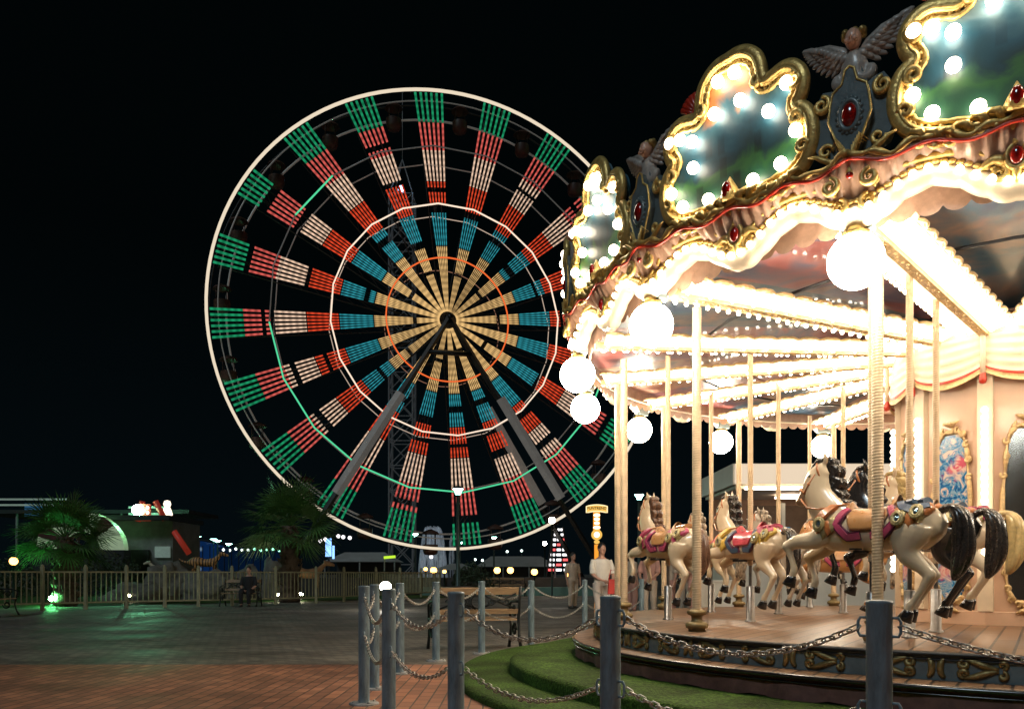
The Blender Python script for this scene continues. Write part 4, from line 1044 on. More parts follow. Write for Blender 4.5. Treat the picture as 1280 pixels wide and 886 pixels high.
for y in (-2.0, 2.1):
    for s in (-1, 1):
        m = MB(); top = Vector((0, y*.62, HZ)); bot = Vector((s*9.2, y, -.0))
        m.sm = False; m.tube([top, bot], .15, 4); 
        lg = m.build('support_leg', M['wheelsteel'], fw)
        m = MB(); m.sm = False; a = top.lerp(bot, .29); b = top.lerp(bot, .65); off = Vector((0, -.34, 0)); m.tube([a+off, b+off], [(.10, .27)]*2, 4, up=(1, 0, .3)); m.build('leg_cladding', M['board'], lg)
    m = MB(); m.bar(Vector((0, y*.62, HZ)).lerp(Vector((-9.2, y, 0)), .13), Vector((0, y*.62, HZ)).lerp(Vector((9.2, y, 0)), .13), .14); m.build('cross_brace', M['wheelsteel'], fw)
m = MB(); m.sm = False
m.box((0, 0, .45), (17, 5.2, .9)); m.build('loading_platform', P('dark_platform', (.05, .05, .05), .7, 0, .3, 1), fw)

# ================================================================== LATTICE MAST
tp = W(503, 717, 62); tp.z = 0
mast = thing('lattice_mast', 'slim steel lattice mast with a blue white lamp at its top behind the wheel', 'tower', tp)
m = MB(); m.sm = False; Hm = (717-248)/F*62+CAM; hw = .85
M['mast'] = P('grey_lattice_steel', (.20, .20, .20), .5, .4, .2, 1, emit=(.8, .9, 1), es=.012)
nn = 16
for sx in (-1, 1):
    for sy in (-1, 1): m.bar((sx*hw, sy*hw, 0), (sx*hw, sy*hw, Hm), .07)
for i in range(nn):
    z0, z1 = Hm*i/nn, Hm*(i+1)/nn
    for sy in (-1, 1):
        m.bar((-hw, sy*hw, z0), (hw, sy*hw, z1), .04); m.bar((hw, sy*hw, z0), (-hw, sy*hw, z1), .04); m.bar((-hw, sy*hw, z1), (hw, sy*hw, z1), .04)
    for sx in (-1, 1): m.bar((sx*hw, -hw, z0), (sx*hw, hw, z1), .04)
m.build('lattice_frame', M['mast'], mast)
m = MB()
for sx in (-1, 1):
    for sy in (-1, 1): m.bar((sx*hw, sy*hw, Hm), (0, 0, Hm+2.8), .05)
m.bar((0, 0, Hm+2.8), (0, 0, Hm+8), .025); m.build('spire', M['mast'], mast)
m = MB(); m.sphere((0, -hw, Hm+.3), .22, 10, 8); m.build('lamp', EM('blue_white_lamp', (.35, .6, 1), 9), mast)

# ================================================================== BOLLARDS AND CHAINS
bx = [(763, 3.88, 'grey post with linked chains right in front of the carousel ledge'), (570, 4.75, 'thick grey post standing at the near edge of the turf left of the lawn step'),
      (486, 5.75, 'grey post nearest the red bricks, third from the carousel ledge'), (1099, 3.22, 'broad grey post standing in front of the nearest white carousel horse'),
      (455, 7.2, 'post with a round base plate on the red bricks, outermost of the chained queue'), (468, 8.15, 'post just behind the outermost chained post, base plate on the brick edge'),
      (500, 9.4, 'slim post behind the queue posts, just right of the dazzling floodlight'), (545, 10.75, 'slim post on grey pavers left of the iron bench'),
      (602, 11.75, 'slim post with round base plate standing in front of the iron bench'), (664, 13.0, 'slim post at the turf edge right of the iron bench'),
      (731, 14.6, 'slim post beside the person in the white shirt'), (802, 16.3, 'short looking post beyond the carousel deck behind the rim pole')]
b0 = thing('chain_post', bx[0][2], 'bollard', (0, 0, 0), 0, 'grey posts joined by chains round the carousel')
m = MB(); m.lathe([(.047, .012), (.047, .985), (.049, .99), (.047, .998), (.03, 1.002), (0, 1.003)], 28); m.build('tube', M['bollard'], b0)
m = MB(); m.lathe([(.0, .018), (.12, .018), (.125, .012), (.125, 0)], 28)
for k in range(4): m.sphere((.095*math.cos(k*PI/2+.4), .095*math.sin(k*PI/2+.4), .02), .014, 8, 6)
m.build('base_plate', M['flange'], b0)
hm = MB()
for s in (-1, 1):
    for z in (.90, .58): hm.tube([(s*.045, 0, z-.035), (s*.068, 0, z-.035), (s*.076, 0, z-.02), (s*.076, 0, z+.02), (s*.068, 0, z+.035), (s*.045, 0, z+.035)], .006, 6)
hm.build('hook', M['bollard'], b0)
BP_ = []
order = [3, 0, 1, 2, 4, 5, 6, 7, 8, 9, 10, 11]
for i, (x, Z, lb_) in enumerate(bx):
    p = W(x, 717, Z); p.z = 0; BP_.append(p)
seq = [BP_[i] for i in order]
for n_, i in enumerate(order):
    p = BP_[i]; a = seq[max(0, n_-1)]; c = seq[min(len(seq)-1, n_+1)]; an_ = math.atan2(c.y-a.y, c.x-a.x)
    if i == 0: b0.location = p; b0.rotation_euler.z = an_
for n_, i in enumerate(order):
    p = BP_[i]; a = seq[max(0, n_-1)]; c = seq[min(len(seq)-1, n_+1)]; an_ = math.atan2(c.y-a.y, c.x-a.x)
    if i: dup(b0, p, an_, bx[i][2])
def chain(a, b, sag, label, z):
    a = Vector(a); b = Vector(b); m = MB(); L_ = (b-a).length; n = max(8, int((L_+2.2*sag*sag/L_)/.033))
    pts = [a.lerp(b, i/n)-Vector((0, 0, 4*sag*(i/n)*(1-i/n))) for i in range(n+1)]
    for i in range(n):
        p, q = pts[i], pts[i+1]; c = (p+q)/2; t = (q-p).normalized(); u = t.cross(Vector((0, 0, 1))).normalized(); v = t.cross(u)
        rot = R(35) if i % 2 else R(125); w_ = u*math.cos(rot)+v*math.sin(rot); hl = (q-p).length*.78; r = .0125
        ring = [c+t*(hl-r)*(1 if abs(k-0) <= 2 else -1)*1.0+t*r*math.cos(PI*((k if k <= 2 else k-3)/2-.5))*(1 if k <= 2 else -1)+w_*r*(math.sin(PI*((k if k <= 2 else k-3)/2-.5)))*(1 if k <= 2 else -1) for k in range(6)]
        m.tube(ring, .0042, 5, loop=True)
    nrm = 'hanging chain'
    o = m.build('post_chain', M['chain']); o['label'] = label; o['category'] = 'chain'; o['group'] = 'sagging chains between the grey posts'
cn = ['the broadest post', 'the ledge post', 'the turf post', 'the brick side post', 'the outermost post', 'the second queue post', 'the slim queue post',
      'the post left of the bench', 'the post before the bench', 'the post right of the bench', 'the post beside the person', 'the post beyond the deck']
for n_ in range(len(seq)-1):
    a, b = seq[n_], seq[n_+1]; d = (b-a).normalized()*.075; L_ = (b-a).length
    for z, nm, sg in ((.90, 'upper', .115), (.58, 'lower', .10)):
        chain(a+d+Vector((0, 0, z)), b-d+Vector((0, 0, z)), sg*L_ if L_ < 1.6 else .16*min(1.4, L_/1.6), f'{nm} chain from {cn[n_]} to {cn[n_+1]}', z)
e = seq[0]+Vector((1.35, -.9, 0)); d = (e-seq[0]).normalized()*.075
chain(seq[0]+d+Vector((0, 0, .9)), e+Vector((0, 0, .86)), .12, 'upper chain running off from the broad post towards the camera', 0)
p = G(487, 700+160) if False else None

# ================================================================== BENCHES
M['benchwood'] = P('bench_slats', (.34, .22, .12), .5, 0, .3, 5, .3, 30, stretch=(1, 12, 12)); M['iron'] = P('cast_iron', (.018, .02, .02), .45, .4, .3, 10)
def bench(label, loc, rz, group='iron and wood park benches'):
    t = thing('park_bench', label, 'bench', loc, rz, group); Wd = .64
    m = MB()
    for i in range(4): m.box((0, -.20+.115*i, .45-.004*i), (2*Wd-.06, .095, .028))
    m.build('seat', M['benchwood'], t)
    bk_ = MB(); tilt = Matrix.Rotation(R(-14), 3, 'X')
    bk_.box((0, .265, .855), (2*Wd-.06, .03, .10), tilt); bk_.box((0, .215, .56), (2*Wd-.06, .03, .07), tilt)
    b = bk_.build('backrest', M['benchwood'], t)
    ir = MB()
    for s in (-1, 1):
        ir.tube([(s*.03, .225, .60), (s*.30, .25, .72), (s*.56, .262, .82)], .016, 6); ir.tube([(s*.03, .262, .82), (s*.30, .25, .70), (s*.56, .225, .60)], .016, 6)
    ir.tube([(.10*math.cos(2*PI*k/16), .245, .705+.09*math.sin(2*PI*k/16)) for k in range(16)], .014, 6, loop=True)
    for s in (-1, 1):
        for k in range(2): scroll(ir, (s*(.2+.22*k), .70), .05, 1.2, s, 1, lambda u, h, d: Vector((u, .25, h)), .010)
    ir.build('back_ornament', M['iron'], b)
    for s in (-1, 1):
        m = MB(); x = s*(Wd-.02)
        m.tube([(x, .30, .92), (x, .255, .72), (x, .20, .46), (x, .24, .22), (x, .33, 0)], [.022, .02, .024, .022, .026], 8)
        m.tube([(x, -.24, .46), (x, -.20, .30), (x, -.24, .14), (x, -.31, 0)], [.022, .02, .022, .026], 8)
        m.tube([(x, .25, .70), (x, .05, .70), (x, -.16, .69), (x, -.27, .64), (x, -.24, .46)], .02, 8)
        m.tube([(x, -.26, .44), (x, .2, .44)], .02, 8)
        scroll(m, (0, 0), .09, 1.5, s, 1, lambda u, h, d: Vector((x, u-.02, .57+h)), .016); scroll(m, (0, 0), .10, 1.4, -s, 1, lambda u, h, d: Vector((x, u, .28+h)), .016)
        m.build('side_frame', M['iron'], t)
    return t
pb = G(592, 812); bm1 = bench('iron bench with wooden slats on grey paving behind the chained posts', (pb.x, pb.y+.1, 0), R(196))
# ================================================================== FENCE
fence_pts = [G(-30, 766), G(53, 763), G(107, 761.5), G(158, 760), G(206, 759), G(248, 758), G(290, 757), G(395, 753.8), G(430, 752), G(470, 750), G(500, 748), G(550, 745)]
fence_pts = [Vector((p.x, p.y, 0)) for p in fence_pts]
M['fence'] = P('olive_painted_fence', (.34, .32, .19), .5, .1, .2, 4, emit=None)
fn = thing('railing_fence', 'long olive picket railing with taller posts along the dark lawn', 'fence', fence_pts[0])
o_ = fence_pts[0]; FH = 1.12
line = []
for a, b in zip(fence_pts, fence_pts[1:]):
    L_ = (b-a).length; n = max(1, round(L_/1.75))
    for i in range(n): line.append(a.lerp(b, i/n))
line.append(fence_pts[-1])
for p in line:
    m = MB(); m.sm = False; q = p-o_; m.box((q.x, q.y, .66), (.09, .09, 1.32)); m.sm = True; m.sphere((q.x, q.y, 1.34), .05, 8, 6); m.build('post', M['fence'], fn)
for a, b in zip(line, line[1:]):
    m = MB(); m.sm = False; a_ = a-o_; b_ = b-o_; d = (b_-a_); L_ = d.length; n = max(3, int(L_/.15)); u = d.normalized()
    rot = Matrix.Rotation(math.atan2(u.y, u.x), 3, 'Z')
    for z in (1.16, .22): m.box((a_+b_)/2+Vector((0, 0, z)), (L_-.09, .04, .05), rot)
    for i in range(1, n): m.box(a_+d*i/n+Vector((0, 0, .69)), (.028, .028, .9), rot)
    m.build('picket_panel', M['fence'], fn)

# ================================================================== PALMS
M['frond'] = P('palm_frond', (.08, .20, .045), .5, 0, .4, 3); M['trunk'] = P('palm_trunk', (.12, .085, .055), .85, 0, .4, 5, .8, 14)
def palm(label, loc, h, rad, n, seed, tr=.28):
    random.seed(seed); t = thing('fan_palm', label, 'palm tree', loc, 0, 'fan palms on the dark lawn')
    m = MB(); rings = []
    for i in range(26):
        z = h*i/25; r = tr*(1.15-.35*i/25)*(1+.12*((i*7) % 3-1)); rings.append([(r*math.cos(2*PI*k/12+i)*random.uniform(.92, 1.08), r*math.sin(2*PI*k/12+i)*random.uniform(.92, 1.08), z) for k in range(12)])
    m.rings(rings)
    for i in range(70):
        a = random.uniform(0, 2*PI); z = random.uniform(.3, h); c = Vector((tr*math.cos(a), tr*math.sin(a), z)); m.tube([c, c+Vector((math.cos(a)*.12, math.sin(a)*.12, .16))], [.05, .012], 4)
    m.build('trunk', M['trunk'], t)
    c = MB(); c.sm = False
    for i in range(n):
        a = 2.399963*i; el = R(lerp(78, -38, (i/n)**.9)+random.uniform(-8, 8)); l = rad*random.uniform(.42, .58); d = Vector((math.cos(a)*math.cos(el), math.sin(a)*math.cos(el), math.sin(el)))
        b = Vector((0, 0, h-.05)); e_ = b+d*l+Vector((0, 0, -.05*l)); c.tube([b, b.lerp(e_, .5)+Vector((0, 0, .06)), e_], [.025, .018, .014], 4)
        side = d.cross(Vector((0, 0, 1))); side = side.normalized() if side.length > .1 else Vector((1, 0, 0)); upv = side.cross(d).normalized(); tw = random.uniform(-.5, .5); side, upv = side*math.cos(tw)+upv*math.sin(tw), upv*math.cos(tw)-side*math.sin(tw)
        nb_ = 26; rl = rad*random.uniform(.5, .66)
        for j in range(nb_):
            ph = lerp(-1.9, 1.9, j/(nb_-1)); dd = (d*math.cos(ph)+side*math.sin(ph)).normalized(); ll = rl*(.72+.28*math.cos(ph*.8))*random.uniform(.88, 1.05); wv = (side*math.cos(ph)-d*math.sin(ph)).normalized()*.028
            f_ = upv*(.02*(j % 2)); m1 = e_+dd*ll*.55+f_; tip = e_+dd*ll+Vector((0, 0, -.16*ll*random.uniform(.4, 1.6)))+f_
            ia = c.av(e_-wv*.2); ib = c.av(e_+wv*.2); ic = c.av(m1+wv); id_ = c.av(m1-wv); it = c.av(tip); c.af((ia, ib, ic, id_)); c.af((id_, ic, it))
    c.build('crown', M['frond'], t); return t
p1 = W(82, 717, 29); palm('green lit fan palm with shaggy trunk near the striped arch', (p1.x, p1.y, 0), 2.35, 1.75, 34, 4, .36)
p2 = W(362, 717, 33); palm('dark fan palm standing in front of the lower left rim of the big wheel', (p2.x, p2.y, 0), 2.95, 2.1, 40, 9, .38)

# ================================================================== LEFT BACKGROUND
def P2(x, y, Z): return W(x, y, Z)
M['concrete'] = P('weathered_wall', (.20, .21, .19), .8, 0, .25, 1.2, .2, 12); M['dark'] = P('dark_cladding', (.02, .022, .022), .6, 0, .3, 2)
bz_ = 46.0; s_ = bz_/F
def X(x, Z=bz_): return (x-640)*Z/F
def Hh(y, Z=bz_): return CAM+(HY-y)*Z/F
bd = thing('ride_building', 'low concrete ride building with red struts and a green lamp on its roof', 'building', (X(170), bz_, 0))
def rel(x): return X(x)-X(170)
m = MB(); m.sm = False; m.box(((rel(128)+rel(216))/2, 2, Hh(650)/2), (rel(216)-rel(128), 4, Hh(650))); m.build('wall', M['concrete'], bd)
m = MB(); m.sm = False; m.box((rel(170), 1.6, Hh(648)), (rel(222)-rel(122), 5, .25)); m.build('roof', M['dark'], bd)
m = MB(); m.sm = False; m.box((rel(172), -.08, 1.2), (1.3, .14, 2.4)); m.build('door', M['dark'], bd)
m = MB(); m.sm = False; m.box((rel(204), -.08, Hh(685)-.2), (.8, .12, .6)); m.build('window', P('pale_window', (.3, .32, .3), .3, 0, .2, 3, emit=(.7, 1, .85), es=.12), bd)
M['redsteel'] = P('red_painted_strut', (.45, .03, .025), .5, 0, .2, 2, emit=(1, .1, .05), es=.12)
for a, b in (((176, 652), (182, 627)), ((198, 627), (210, 650)), ((221, 664), (240, 692))):
    m = MB(); m.bar((rel(a[0]), -.4, Hh(a[1])), (rel(b[0]), -.4, Hh(b[1])), .16); m.build('red_strut', M['redsteel'], bd)
gl_ = MB(); gl_.sphere((rel(178), -.6, Hh(638)), .28, 14, 10); gl_.bar((rel(178), -.6, Hh(638)), (rel(178), 0, Hh(648)), .04); gl_.build('green_lamp', EM('green_white_lamp', (.25, 1.0, .5), 320, 'FRONT'), bd)
# lit sign of two columns of bulbs
sg = thing('bulb_sign', 'small sign of red and cream bulbs standing on the ride building roof', 'sign', (X(187), bz_-.5, Hh(651)))
m = MB(); m.sm = False; m.box((0, 0, .42), (.55, .1, .9)); m.build('board', M['redsteel'], sg)
m = MB()
for i in range(3):
    for s in (-1, 1): m.sphere((s*.13, -.07, .16+.26*i), .1, 8, 6)
m.build('bulb', EM('cream_sign_bulb', (1, .72, .5), 3), sg, kind='stuff')
fg = thing('lit_roof_figure', 'glowing white figure shaped lamp on top of the ride building', 'lamp', (X(209), bz_, Hh(648)))
m = MB(); m.lathe([(0, 0), (.22, .02), (.28, .25), (.2, .5), (.14, .62), (.2, .78), (.15, .95), (0, 1.0)], 14); m.build('glowing_body', EM('warm_white_figure', (1, .8, .62), 2.2), fg)
m = MB(); m.sm = False; m.box((0, 0, -.02), (.5, .5, .06)); m.build('plinth', M['dark'], fg)
# long canopy with greenish edges behind the palm
cp = thing('canopy_shed', 'long dark open shed with pale roof edges behind the green palm', 'shed', (X(80), 50, 0))
def r5(x): return X(x, 50)-X(80, 50)
m = MB(); m.sm = False; m.box((r5(60), 2, Hh(640, 50)), (r5(190)-r5(-80), 5, .22)); m.build('roof', M['dark'], cp)
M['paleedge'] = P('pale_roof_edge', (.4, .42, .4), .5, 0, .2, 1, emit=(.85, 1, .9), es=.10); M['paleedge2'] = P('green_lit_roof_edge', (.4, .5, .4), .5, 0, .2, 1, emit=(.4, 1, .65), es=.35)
m = MB(); m.sm = False
for y in (625, 632): m.box(((r5(-80)+r5(46))/2, -.6, Hh(y, 50)), (r5(46)-r5(-80), .1, .10))
m.build('roof_edge', M['paleedge'], cp)
m = MB(); m.sm = False
for y in (635, 643): m.box(((r5(122)+r5(170))/2, -.6, Hh(y, 50)), (r5(170)-r5(122), .1, .12))
m.build('roof_edge', M['paleedge2'], cp)
for x in (-60, -20, 8, 40, 75, 110, 150):
    m = MB(); m.bar((r5(x), -.3, 0), (r5(x), -.3, Hh(640, 50)), .08); m.build('column', M['concrete'], cp)
m = MB()
for x in (-5, 22, 50): m.bar((r5(x), -.35, 1.2), (r5(x+24), -.35, 3.6), .03); m.bar((r5(x+24), -.35, 1.2), (r5(x), -.35, 3.6), .03)
m.build('wire_brace', M['concrete'], cp)
m = MB(); m.sm = False; m.box((r5(2), -.4, Hh(638, 50)), (1.0, .1, .75)); m.build('blue_screen', EM('dim_blue_screen', (.05, .22, .45), .35), cp)
# striped arch
ar = thing('striped_arch', 'half round arch of cream and brown panels behind the green palm', 'arch', (X(99, 44), 44, Hh(687, 44)))
R1, R0 = 55*44/F, 26*44/F
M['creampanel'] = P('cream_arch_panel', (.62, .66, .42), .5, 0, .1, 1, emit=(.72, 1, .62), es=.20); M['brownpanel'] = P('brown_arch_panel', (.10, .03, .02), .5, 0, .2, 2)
for i in range(9):
    a0_, a1_ = PI*i/9, PI*(i+1)/9-.01; m = MB(); m.sm = False
    ou = [(R1*1.02*math.cos(lerp(a0_, a1_, k/4)), R1*.88*math.sin(lerp(a0_, a1_, k/4))) for k in range(5)]+[(R0*math.cos(lerp(a1_, a0_, k/4)), R0*.9*math.sin(lerp(a1_, a0_, k/4))) for k in range(5)]
    m.prism(ou, 0, .5, lambda u, h, d: Vector((u, d, h))); m.build('arch_panel', M['creampanel'] if i in (0, 1, 3, 5, 6, 8) else M['brownpanel'], ar)
m = MB(); m.sm = False; m.box((0, .25, -(Hh(687, 44))/2-.005), (2*R1+.2, .8, Hh(687, 44)-.01)); m.build('base_wall', M['dark'], ar)
# round ride with a dark top under the arch
# hedges, rocks
def blob(mb, c, r, sc, seed, amp=.28, seg=28, rn=18, fr=1.6):
    c = Vector(c); ids = []
    for i in range(1, rn):
        a = PI*i/rn; ring = []
        for k in range(seg):
            d = Vector((math.sin(a)*math.cos(2*PI*k/seg), math.sin(a)*math.sin(2*PI*k/seg), -math.cos(a))); q = 1+amp*mnoise.fractal(d*fr+Vector((seed, 0, 0)), 1, 2, 4)
            ring.append(c+Vector((d.x*sc[0], d.y*sc[1], d.z*sc[2]))*r*q)
        ids.append(ring)
    mb.rings(ids, True, True)
M['rock'] = P('pale_rock', (.14, .13, .105), .85, 0, .4, 2.5, .8, 7)
M['leaf'] = P('dark_hedge_leaves', (.035, .06, .025), .7, 0, .5, 4)
def rock(label, x, Z, r, sc, seed):
    m = MB(); p = W(x, 717, Z); blob(m, (0, 0, 0), r, sc, seed, .45); o = m.build('rock', M['rock']); o.location = (p.x, p.y, 0.2); o['label'] = label; o['category'] = 'rock'; o['group'] = 'pale boulders on the lawn behind the railing'
rock('large pale boulder behind the railing below the ride building', 208, 36, 1.1, (1.0, .8, 1.1), 3)
rock('low pale boulder lit by the small lawn spotlight', 172, 33, .75, (1.5, .8, .75), 5)
rock('boulder beneath the striped animal statue', 262, 36, .95, (1.6, .8, .95), 8)
rock('upright pale boulder behind the dark palm', 342, 37, .95, (.7, .6, 1.5), 12)
rock('broad shadowed boulder between the statue and the dark palm', 305, 37, 1.0, (1.2, .7, 1.1), 15)
def bush(label, x, Z, w_, h, seed, n=1500, cat='bush'):
    random.seed(seed); p = W(x, 717, Z); m = MB(); m.sm = False
    for i in range(n):
        a = random.uniform(0, 2*PI); e_ = math.acos(random.uniform(0, 1)); r = random.uniform(.62, 1.05)*(1+.25*mnoise.noise((math.cos(a)*2+seed, math.sin(a)*2, e_)))
        c = Vector((w_*math.sin(e_)*math.cos(a)*r, .6*w_*math.sin(e_)*math.sin(a)*r, .1+h*math.cos(e_)*r)); s = random.uniform(.05, .11); u = Vector((random.gauss(0, 1), random.gauss(0, 1), random.gauss(0, 1))).normalized(); v = u.orthogonal().normalized()
        m.af([m.av(c+u*s), m.av(c+v*s*.5), m.av(c-u*s), m.av(c-v*s*.5)])
    o = m.build('bush', M['leaf']); o.location = (p.x, p.y, 0); o['label'] = label; o['category'] = cat; o['group'] = 'dark bushes behind the railing'
bush('dark bush under the striped arch beside the palm trunk', 120, 37, 2.6, 1.9, 1, 2600)
bush('dark bush by the amber lamp at the frame edge', 20, 38, 2.3, 1.5, 2, 2200)
bush('dark low bush left of the fountain', 470, 44, 2.4, 1.1, 3, 1800)
bush('dark bush right of the fountain basin behind the tall lamp post', 590, 40, 1.0, 1.5, 4, 1400)
# ---- animal statues on the rocks
def statue(label, x, Z, z, sc, cm, flip=1, rz=0):
    m = MB()
    m.tube(spline([(-.9, 0, .55), (-.5, 0, .62), (0, 0, .55), (.45, 0, .62)], 4), [.10, .17, .21, .23, .24, .24, .22, .2, .2, .21, .22, .2, .16], 12)
    m.tube(spline([(.4, 0, .66), (.6, 0, .85), (.72, 0, .98)], 3), [.17, .14, .12, .11, .10, .09, .08], 10)
    m.tube([(.66, 0, 1.02), (.85, 0, 1.0), (1.05, 0, .93), (1.12, 0, .9)], [.10, .11, .07, .05], 10)
    m.tube(spline([(-.85, 0, .58), (-1.15, 0, .62), (-1.45, 0, .8)], 3), [.08, .07, .06, .05, .04, .03, .02], 8)
    for s in (-1, 1):
        m.tube([(.38, s*.12, .55), (.42, s*.13, .28), (.38, s*.13, 0), (.46, s*.13, -.02)], [.09, .06, .045, .04], 8); m.tube([(-.62, s*.12, .55), (-.5, s*.14, .32), (-.68, s*.13, .16), (-.6, s*.13, 0), (-.52, s*.13, -.02)], [.12, .08, .05, .045, .04], 8)
        m.tube([(.68, s*.06, 1.08), (.66, s*.08, 1.17)], [.035, .01], 6)
    me = fuse(m, .03, 3); me.materials.append(cm); p = W(x, 717, Z); o = link('animal_statue', me, None, (p.x, p.y, z), rz); o.scale = (sc*flip, sc, sc); o['label'] = label; o['category'] = 'statue'; o['group'] = 'painted animal statues among the boulders'
def stripe_mat():
    m, nt, N, L = newmat('striped_fur_paint'); tc = N.new('ShaderNodeTexCoord'); w_ = N.new('ShaderNodeTexWave'); w_.inputs['Scale'].default_value = 2.2; w_.inputs['Distortion'].default_value = 3; L.new(tc.outputs['Object'], w_.inputs[0])
    cr = N.new('ShaderNodeValToRGB'); cr.color_ramp.elements[0].position = .25; cr.color_ramp.elements[0].color = (.03, .02, .015, 1); cr.color_ramp.elements[1].position = .4; cr.color_ramp.elements[1].color = (.55, .28, .10, 1); L.new(w_.outputs[0], cr.inputs[0])
    b = N.new('ShaderNodeBsdfPrincipled'); L.new(cr.outputs[0], b.inputs[0]); b.inputs['Roughness'].default_value = .6; out(nt, b.outputs[0]); return m
statue('orange striped big cat statue standing on the boulder', 258, 36.5, 1.1, .85, stripe_mat(), 1)
statue('pale horned beast statue in front of the concrete ride building', 201, 38, .9, .7, P('cream_statue', (.55, .48, .34), .6, 0, .3, 4), -1)
statue('brown reptile statue rearing beside the dark palm trunk', 385, 36, .55, 1.0, P('brown_statue', (.30, .16, .08), .6, 0, .4, 4), 1, R(20))
# ---- lamps low down, each a thing
M['amber'] = EM('amber_lamp_glass', (1, .50, .12), 7, 'FRONT'); M['whitelamp'] = EM('white_lamp_glass', (1, .92, .8), 60, 'FRONT'); M['teallamp'] = EM('teal_white_lamp_glass', (.42, 1, .82), 26, 'FRONT'); M['lamppost'] = P('dark_green_lamp_post', (.035, .06, .055), .45, .4, .2, 4)
def low_lamp(label, x, y, Z, r=.16, glass='amber', grp='amber garden lamps glowing far across the plaza', cat='lamp'):
    p = W(x, y, Z); t = thing('garden_lamp', label, cat, (p.x, p.y, 0), 0, grp)
    m = MB(); m.sphere((0, 0, p.z), r, 12, 8); m.build('lamp_glass', M[glass], t)
    m = MB(); m.lathe([(.12, 0), (.06, .03), (.045, .06), (.045, p.z-r*.85), (.08, p.z-r*.8)], 10); m.lathe([(r*.75, p.z+r*.85), (r*.5, p.z+r*1.1), (0, p.z+r*1.15)], 12); m.build('lamp_post', M['lamppost'], t)
low_lamp('amber lamp glowing beside the dark bush near the fence corner', 17, 701, 34, .16)
for x, y, lb_ in ((542, 712.5, 'amber lamp glowing brightest below the fountain'), (532, 711, 'faint amber lamp close left of the brightest fountain lamp'), (555.5, 714, 'small amber lamp just right of the fountain basin'),
                  (621.5, 712.5, 'amber lamp above the first far bench'), (638, 712.5, 'amber lamp above the second far bench'), (668, 714.5, 'amber lamp between the slim post and the far tents'), (712, 717, 'amber lamp close to the person in white')):
    low_lamp(lb_, x, y, 44, .17 if lb_[:5] == 'amber' and 'small' not in lb_ else .10)
def street_lamp(label, x, y, Z, r=.30, hgt=None):
    p = W(x, y, Z); t = thing('street_lamp', label, 'street lamp', (p.x, p.y, 0), 0, 'teal tinted street lamps on slim poles')
    m = MB(); m.lathe([(.12, 0), (.11, .5), (.06, .55), (.05, p.z-.2), (.09, p.z-.12)], 14); m.build('pole', M['lamppost'], t)
    m = MB(); m.lathe([(.06, p.z-.14), (r*.55, p.z-.02), (r*.9, p.z+.05)], 20); m.build('lamp_glass', M['teallamp'], t)
    m = MB(); m.lathe([(r, p.z+.05), (r, p.z+.09), (r*.3, p.z+.14), (0, p.z+.15)], 20, cap=False); m.build('hood', M['dark'], t)
street_lamp('tall street lamp rising over the fountain in front of the wheel', 572.5, 613, 25, .17)
street_lamp('street lamp left of the fountain', 519, 668, 52, .22); street_lamp('street lamp right of the fountain over the far tents', 617.5, 672, 54, .2)
street_lamp('tiny street lamp just right of the fountain jet', 576, 678, 70, .16)
street_lamp('street lamp glowing between the rim poles of the carousel', 799, 620, 30, .18)
for i, (x, y) in enumerate(((222, 676), (247, 671), (267, 674), (272, 676), (286, 680))):
    street_lamp(('first', 'second', 'third', 'fourth', 'fifth')[i]+' pale street lamp along the blue lit waterfront, counted from the ride building', x, y, 95, .42)
low_lamp('dazzling white floodlight standing behind the queue posts in front of the lawn', 482, 733, 26, .17, 'whitelamp', 'white floodlights', 'floodlight')
low_lamp('dazzling white floodlight high at the lower right rim of the wheel', 690, 650, 42, .16, 'whitelamp', 'white floodlights', 'floodlight')
low_lamp('small white floodlight lower left of the red and white tower', 681, 679, 50, .12, 'whitelamp', 'white floodlights', 'floodlight')
def lawn_spot(label, x, y, Z, glass='whitelamp'):
    p = G(x, y); t = thing('lawn_spotlight', label, 'spotlight', (p.x, Z and p.y or p.y, 0), 0, 'small spotlights set in the lawn')
    m = MB(); m.sphere((0, 0, .28), .085, 10, 8, (1, 1, .8)); m.build('lamp_glass', M['spotg'], t); m = MB(); m.lathe([(.1, 0), (.1, .05), (.03, .08), (.03, .24)], 10); m.build('stake', M['dark'], t)
M['spotg'] = EM('lawn_spot_glass', (1, .95, .6), 75, 'FRONT')
pgs = W(52, 717, 28.0); t = thing('lawn_spotlight', 'green spotlight on the lawn shining up at the green palm', 'spotlight', (pgs.x, 28.6, 0), 0, 'small spotlights set in the lawn')
m = MB(); m.sphere((0, 0, .28), .10, 10, 8, (1, 1, .8)); m.build('lamp_glass', EM('green_spot_glass', (.15, 1, .3), 330, 'FRONT'), t); m = MB(); m.lathe([(.1, 0), (.1, .05), (.03, .08), (.03, .24)], 10); m.build('stake', M['dark'], t)
lawn_spot('lawn spotlight lighting the low boulder behind the railing', 161, 753, 32); lawn_spot('lawn spotlight glowing on the grass right of the dark palm', 376, 751, 33); lawn_spot('lawn spotlight at the foot of the upright boulder', 349, 752, 34)
